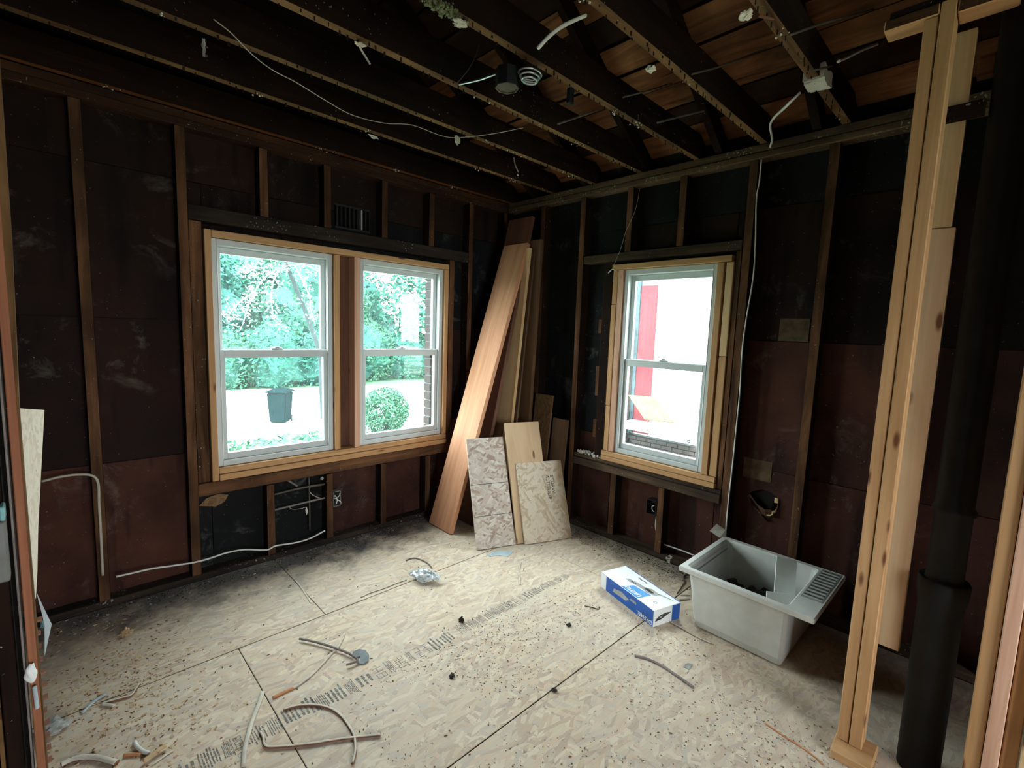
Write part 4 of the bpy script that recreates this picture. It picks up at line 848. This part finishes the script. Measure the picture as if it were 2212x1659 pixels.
# clear plastic bag with a fitting inside
PB = empty('plastic_bag', [(-1.47, -0.8986, 0)][0], label='clear plastic bag with a metal fitting lying on the floor seam', cat='bag')
bm = bmesh.new(); bmesh.ops.create_icosphere(bm, subdivisions=4, radius=1)
dr = Vector((.5, -.86, 0)).normalized(); sd = Vector((-dr.y, dr.x, 0))
for v in bm.verts:
    n = noise.noise(v.co*2.3) * .35 + noise.noise(v.co*6) * .18; w = 1-.62*abs(v.co.x)**1.5
    q = v.co*(1+n); v.co = dr*(q.x*.10) + sd*(q.y*.05*w) + Vector((0, 0, max(.001, .036+q.z*.036*w)))
for f in bm.faces: f.smooth = True
child('bag_film', bm_mesh(bm), 'bag', PB)
bm = bmesh.new(); lathe(bm, [(.006, -.03), (.016, -.02), (.017, .01), (.011, .02), (.011, .035)], 0, 0, 14)
bmesh.ops.transform(bm, matrix=Matrix.Translation((.01, -.01, .025)) @ dr.to_track_quat('Z', 'Y').to_matrix().to_4x4(), verts=bm.verts); child('metal_fitting', bm_mesh(bm), 'steel', PB)
# chips and sawdust nobody could count
def chips(name, n, fn, mat, label, smin, smax):
    bm = bmesh.new()
    for _ in range(n):
        x, y = fn(); s1 = R.uniform(smin, smax); s2 = s1*R.uniform(.25, .7); a = R.uniform(0, 3.14); c, s = math.cos(a), math.sin(a); h = R.uniform(.0008, .003)
        P = [(x+c*u-s*v, y+s*u+c*v) for u, v in ((-s1, -s2*.3), (-s1*.2, -s2), (s1, -s2*.2), (s1*.3, s2))]
        b = [bm.verts.new((px, py, .0004)) for px, py in P]; t = [bm.verts.new((px, py, h*R.uniform(.5, 1.6))) for px, py in P]
        bm.faces.new(t)
        for i in range(4): bm.faces.new((b[i], b[(i+1) % 4], t[(i+1) % 4], t[i]))
    o = link(name, bm_mesh(bm), mat); tag(o, label, 'wood chips', kind='stuff')
def fg():
    while 1:
        x, y = R.uniform(-2.3, -.75), R.uniform(-3.2, -1.5)
        if noise.noise(Vector((x*2.2, y*2.2, 3)))+.35 > R.random(): return x, y
def le(): return R.gauss(-3.0, .16), R.gauss(-.85, .35)
def wa():
    if R.random() < .6: return R.uniform(-3.2, -.9), -abs(R.gauss(.0, .10))-.01
    return -abs(R.gauss(0, .12))-.02, R.uniform(-2.1, -1.0)
def an(): return R.uniform(-3.1, -.4), R.uniform(-2.8, -.3)
chips('wood_chips', 750, fg, 'chip_dark', 'dark wood chips scattered over the foreground strand board', .0015, .0045)
chips('wood_chips', 800, fg, 'chip_red', 'red-brown wood chips scattered over the foreground strand board', .0015, .005)
chips('wood_chips', 900, fg, 'strip_pale', 'pale wood shavings scattered over the foreground strand board', .003, .009)
chips('wood_chips', 900, le, 'chip_tan', 'tan sawdust and chips on the floor near the partition', .003, .010)
chips('wood_chips', 350, le, 'chip_red', 'brown chips on the floor near the partition', .003, .008)
chips('wood_chips', 1200, wa, 'debris_dark', 'dark dirt and crumbs along the foot of the walls', .002, .007)
chips('wood_chips', 500, wa, 'debris_grey', 'grey plaster crumbs along the foot of the walls', .002, .008)
chips('wood_chips', 260, an, 'chip_dark', 'stray dark splinters across the floor', .002, .008)

# ------------------------------------------------------------ outside
GZ = -1.3
GR = struct('ground', (0, 0, 0))
bm = bmesh.new(); bm.faces.new([bm.verts.new(p) for p in ((-60, -40, GZ), (70, -40, GZ), (70, 80, GZ), (-60, 80, GZ))]); link('lawn', bm_mesh(bm), 'grass', GR)
rd = [(-0.7677, 19.49, -1.28), (1.972, 19.27, -1.28), (5.866, 18.31, -1.28), (11.73, 17.06, -1.28)]; nr = [(4.829, 7.537, -1.28), (3.442, 7.247, -1.28), (2.443, 10.09, -1.28), (1.663, 10.08, -1.28), (0.3351, 10.28, -1.28), (-1.714, 10.77, -1.28)]
bm = bmesh.new(); P = [Vector(p) for p in rd]+[Vector(p) for p in nr]
bm.faces.new([bm.verts.new((p.x, p.y, GZ+.012)) for p in P]); o = link('driveway', bm_mesh(bm), 'concrete', GR)
# rubbish bin
p0 = Vector([(1.636, 11.24, -1.3)][0])
BN = empty('rubbish_bin', (p0.x, p0.y, GZ), label='dark wheeled rubbish bin standing on the driveway outside the left window', cat='bin')
def tl_(bm, w0, d0, z0, w1, d1, z1):
    a = [bm.verts.new((x*w0/2, y*d0/2, z0)) for x, y in ((-1, -1), (1, -1), (1, 1), (-1, 1))]; b = [bm.verts.new((x*w1/2, y*d1/2, z1)) for x, y in ((-1, -1), (1, -1), (1, 1), (-1, 1))]
    for i in range(4): bm.faces.new((a[i], a[(i+1) % 4], b[(i+1) % 4], b[i]))
    bm.faces.new(a[::-1]); bm.faces.new(b)
BN.rotation_euler = (0, 0, math.radians(-38))
bm = bmesh.new(); tl_(bm, .44, .48, .03, .54, .60, .90); bmesh.ops.bevel(bm, geom=list(bm.edges), offset=.03, segments=2, affect='EDGES'); child('bin_body', bm_mesh(bm), 'can', BN)
bm = bmesh.new(); tl_(bm, .60, .66, .90, .60, .66, .935); tl_(bm, .54, .60, .935, .40, .44, .985); bmesh.ops.recalc_face_normals(bm, faces=bm.faces); child('lid', bm_mesh(bm), 'can', BN)
for sx in (-1, 1):
    bm = bmesh.new(); lathe(bm, [(.02, -.02), (.10, -.02), (.10, .02), (.02, .02)], 0, 0, 16); bmesh.ops.transform(bm, matrix=Matrix.Translation((sx*.25, .24, .10)) @ Matrix.Rotation(math.pi/2, 4, 'Y'), verts=bm.verts); child('wheel', bm_mesh(bm), 'black', BN)
def leaves(pts, s0, s1, rnd):
    V, F = [], []
    for p in pts:
        s = rnd.uniform(s0, s1); a = Vector((rnd.gauss(0, 1), rnd.gauss(0, 1), rnd.gauss(0, .7))).normalized(); b = a.cross(Vector((rnd.gauss(0, 1), rnd.gauss(0, 1), rnd.gauss(0, 1)))).normalized()
        i = len(V); V += [p-a*s, p+b*s*.45, p+a*s, p-b*s*.45]; F.append((i, i+1, i+2, i+3))
    me = bpy.data.meshes.new('leaves'); me.from_pydata([tuple(v) for v in V], [], F); return me
def cloud(n, c, r, rnd, seed, shell=.35):
    out = []; c = Vector(c)
    while len(out) < n:
        v = Vector((rnd.uniform(-1, 1), rnd.uniform(-1, 1), rnd.uniform(-1, 1))); l = v.length
        if l > 1 or l < shell: continue
        if noise.noise(v*2.4+Vector((seed, 0, 0))) + .25 < 0: continue
        out.append(Vector((c.x+v.x*r[0], c.y+v.y*r[1], c.z+v.z*r[2])))
    return out
def tree(label, x, y, h, cr, trunk, n, mat, seed, s=(.16, .34), cz=.62, lean=(0, 0), name='tree', cat='tree', group=None, core=True):
    rnd = random.Random(seed); t = empty(name, (x, y, GZ), label=label, cat=cat, group=group)
    if trunk:
        pts = [(0, 0, 0), (lean[0]*.3+.03, lean[1]*.3, h*.25), (lean[0]*.6-.04, lean[1]*.6, h*.5), (lean[0], lean[1], h*.8)]
        child('trunk', bm_mesh(sweep(pts, trunk, None, 8, 4, lambda q: 1-.65*q)), 'bark', t)
        for i in range(5):
            a = rnd.uniform(0, 6.28); z = h*rnd.uniform(.4, .65); L = cr*rnd.uniform(.6, .95); b0 = Vector((lean[0]*z/h*1.1, lean[1]*z/h*1.1, z))
            child('branch', bm_mesh(sweep([b0, b0+Vector((math.cos(a)*L*.5, math.sin(a)*L*.5, L*.35)), b0+Vector((math.cos(a)*L, math.sin(a)*L, L*.5))], trunk*.35, None, 6, 3, lambda q: 1-.8*q)), 'bark', t)
    co = bmesh.new(); bmesh.ops.create_icosphere(co, subdivisions=3, radius=1)
    for v in co.verts:
        q = 1+.5*noise.noise(v.co*1.9+Vector((seed, 0, 0))); v.co = Vector((lean[0]*.8+v.co.x*q*cr*.72, lean[1]*.8+v.co.y*q*cr*.72, h*cz+v.co.z*q*h*(1-cz)*.76))
    if core: child('inner_foliage', bm_mesh(co), 'leaf3', t)
    child('foliage', leaves(cloud(n, (lean[0]*.8, lean[1]*.8, h*cz), (cr, cr, h*(1-cz)), rnd, seed), s[0], s[1], rnd), mat, t)
    return t
def at(y, x0): return x0
tr_ = [(-2.5, 26, 7.2, 3.4, 0), (1.0, 24, 7.0, 3.4, 2), (4.2, 26, 7.4, 3.6, 0), (7.0, 23, 6.8, 3.2, 1), (9.8, 26, 7.2, 3.4, 0), (2.6, 29, 7.8, 3.6, 2), (6.0, 30, 8.0, 3.8, 0)]
for i, (x, y, h, cr, mi) in enumerate(tr_):
    tree('tall leafy tree in the wood across the driveway', x, y, h, cr, 0.12, 6500, ('leaf', 'leaf2', 'leaf3')[mi], 20+i, (.08, .17), .56, group='woodland trees across the driveway')
hedge = [(-3.2, 20.5), (-.6, 20.2), (1.9, 20.0), (4.3, 19.8), (6.6, 19.6), (8.9, 20.5), (11.3, 20.5), (13.8, 21), (16.5, 22), (3.0, 21.6), (.4, 21.8), (5.4, 21.6)]
for i, (x, y) in enumerate(hedge):
    tree('dense undergrowth bush at the edge of the wood', x, y, R.uniform(2.3, 3.4), 1.7, 0, 3600, ('leaf', 'leaf3', 'leaf2')[i % 3], 60+i, (.06, .13), .42, name='bush', cat='bush', group='undergrowth bushes across the driveway')
# thin trees seen in the second window
tp = [(8.513, 15.95, -1.3), (8.884, 15.75, -1.3)]
for i, (pxx, ln, hh, m_, lab) in enumerate((((11.6, 17.0), (1.4, .2), 7.2, 'leaf', 'slender forked tree leaning right outside the second window'), ((14.6, 18.6), (.3, 0), 8.0, 'leaf3', 'leafy dark tree at the right of the second window'), ((12.2, 20.5), (.2, .1), 7.4, 'leaf', 'thin straight tree behind the slender forked tree'))):
    tree(lab, pxx[0], pxx[1], hh, 2.3, .11, 1500, m_, 90+i, (.12, .24), .62, ln, core=False)
# near tree whose trunk rises at the right side of the left window, with a drooping pale branch
b0 = Vector([(2.834, 11.07, -1.3)][0])
NT = empty('tree', (b0.x, b0.y, GZ), label='grey leaning tree trunk at the right side of the left window', cat='tree')
sd_ = b0.y/8.0
child('trunk', bm_mesh(sweep([(0, 0, 0), (-.05, .0, 1.0), (-.10, 0, 2.0), (-.45, .1, 3.2), (-.95, .2, 4.6), (-1.3, .3, 6.0)], .085, None, 10, 4, lambda q: 1-.4*q)), 'bark', NT)
rnd = random.Random(5); child('foliage', leaves(cloud(1500, (-1.3, .3, 6.6), (2.4, 1.8, 1.6), rnd, 4), .08, .16, rnd), 'leaf', NT)
PBR = empty('drooping_branch', [(2.963, 11.05, 2.985)][0], label='pale drooping leafy branch hanging before the wood in the left window', cat='branch')
for nm, L in (('stem', [(3.048, 11.05, 3.049), (2.742, 11.05, 3.125), (2.406, 11.05, 3.261), (1.952, 11.05, 3.234), (1.527, 11.05, 3.07)]), ('stem', [(1.527, 11.05, 3.07), (1.234, 11.05, 2.813), (0.9686, 11.05, 2.415), (0.7994, 11.05, 2.031), (0.6996, 11.05, 1.654), (0.5795, 11.05, 1.34)]), ('stem', [(1.575, 11.05, 3.05), (1.447, 11.05, 2.708), (1.391, 11.05, 2.322), (1.409, 11.05, 1.966), (1.452, 11.05, 1.685), (1.597, 11.05, 1.561)]), ('stem', [(2.078, 11.05, 3.158), (2.268, 11.05, 2.784), (2.435, 11.05, 2.399), (2.485, 11.05, 1.998), (2.589, 11.05, 1.595)]), ('stem', [(1.239, 11.05, 3.063), (0.9259, 11.05, 3.052), (0.6968, 11.05, 2.905)]), ('stem', [(0.9686, 11.05, 2.415), (0.5649, 11.05, 2.078), (0.3373, 11.05, 1.761), (0.2765, 11.05, 1.516)])):
    link(nm, bm_mesh(sweep(L, .022, None, 6, 4, lambda q: 1-.6*q)), 'sunlit_leaves', PBR)
    rnd = random.Random(len(L)); Q = catmull(L, 6)
    link('sunlit_leaves', leaves([Q[rnd.randrange(len(Q))]+Vector((rnd.gauss(0, .13), rnd.gauss(0, .15), rnd.gauss(-.05, .13))) for _ in range(150)], .035, .07, rnd), 'sunlit_leaves', PBR)['kind'] = 'stuff'
# clipped shrub outside the second window
s0 = Vector([(3.13, 7.834, -1.3)][0]); rnd = random.Random(3)
SH = empty('shrub', (s0.x, s0.y, GZ), label='rounded leafy shrub right outside the second window', cat='shrub')
child('foliage', leaves([Vector((v.x, v.y, v.z)) for v in cloud(6500, (0, 0, .72), (.62, .62, .62), rnd, 2, .5)], .03, .055, rnd), 'leaf2', SH)
child('stem', bm_mesh(sweep([(0, 0, 0), (.02, 0, .3), (0, 0, .7)], .03, None, 6, 3)), 'bark', SH)
wt = bmesh.new(); rnd = random.Random(8); L = []
for _ in range(900): L.append(Vector((rnd.uniform(-.6, 3.2), rnd.uniform(6.5, 9.0), GZ+rnd.uniform(.0, .16))))
o = link('weeds', leaves(L, .04, .11, rnd), 'leaf2'); tag(o, 'tufts of weeds growing at the near edge of the driveway', 'weeds', kind='stuff')
# houses far off
def house(name, label, x, y, w, d, h, mat, roof, rot=0.0):
    t = empty(name, (x, y, GZ), rot, label=label, cat='house')
    bm = bmesh.new(); add_box(bm, -w/2, w/2, -d/2, d/2, 0, h); child('wall', bm_mesh(bm), mat, t)
    bm = prism([(-w/2-.2, -d/2-.2, h), (w/2+.2, -d/2-.2, h), (0, -d/2-.2, h+w*.38)], (0, d+.4, 0)); child('roof', bm_mesh(bm), roof, t)
    for ux in (-w*.25, w*.2):
        for uz in (.9, 3.2):
            if uz+1 < h: bm = bmesh.new(); add_box(bm, ux-.4, ux+.4, -d/2-.03, -d/2, uz, uz+1.1); wd = child('window', bm_mesh(bm), 'bluegrey', t)
    return t
house('house', 'blue-grey house far behind the trees in the second window', 16.8, 35, 2.6, 4, 3.2, 'bluegrey', 'bluegrey')
house('house', 'white gabled house far behind the trees in the second window', 20.3, 36, 4.0, 5, 4.2, 'siding', 'siding')
# neighbour seen through the single window: brick foot, white wall, red panel
NB = empty('neighbour_house', (5, 1, GZ), label='white walled neighbouring house on a low brick foot outside the single window', cat='house')
box('wall', 5.10, 5.5, -6.5, 1.72, -.32, 5.2, 'siding', NB, 0); box('foot_backing', 5.11, 5.5, -6.5, 1.72, GZ, -.33, 'mortar', NB, 0)
box('red_panel', 5.04, 5.09, 1.29, 1.62, -.28, 2.55, 'redpaint', NB, .004); box('corner_board', 5.02, 5.09, 1.63, 1.695, -.3, 2.8, 'bluegrey', NB, .004)
box('ledge', 4.30, 5.09, .25, 1.62, -.075, -.03, 'siding', NB, 0); box('porch_wall', 5.0, 5.4, 1.74, 4.2, GZ, 3.2, 'mortar', NB, 0)
me = boxmesh(.10, .205, .062, .004)
for j in range(13):
    z = GZ+.02+j*.075
    for i in range(14):
        y = 1.62-.215*i-(.1075 if j % 2 else 0)
        o = bpy.data.objects.new('brick', me); COL.objects.link(o); o.parent = NB; o.location = (5.06-5, y-1, z-GZ)
me.materials.append(M['brick'])
me = boxmesh(.10, .10, .064, .004); me.materials.append(M['brick'])
for j in range(40):
    for i in range(3):
        o = bpy.data.objects.new('brick', me); COL.objects.link(o); o.parent = NB; o.location = (4.96-5, 1.755+i*.115-1, .03+j*.077)
o = link('plywood_sheet', bm_mesh(prism([[(4.85, 1.647, 0.4617)][0], [(4.75, 1.051, 0.5073)][0], [(4.35, 0.4131, 0.1845)][0], [(4.45, 1.035, 0.1302)][0]], (.02, 0, -.02))), 'yelply'); tag(o, 'yellowish plywood scrap tilted before the red panel outside the single window', 'board')
me = text_mesh('S.B. P. 2', .13); me.transform(Matrix.Rotation(math.pi/2, 4, 'X')); me.transform(Matrix.Rotation(-math.pi/2, 4, 'Z')); me.transform(Matrix.Rotation(math.pi/2, 4, 'X')); me.transform(Matrix.Translation((5.09-5, .55-1, .0-GZ))); me.materials.append(M['bluegrey'])
o = bpy.data.objects.new('stencilled_lettering', me); COL.objects.link(o); o.parent = NB
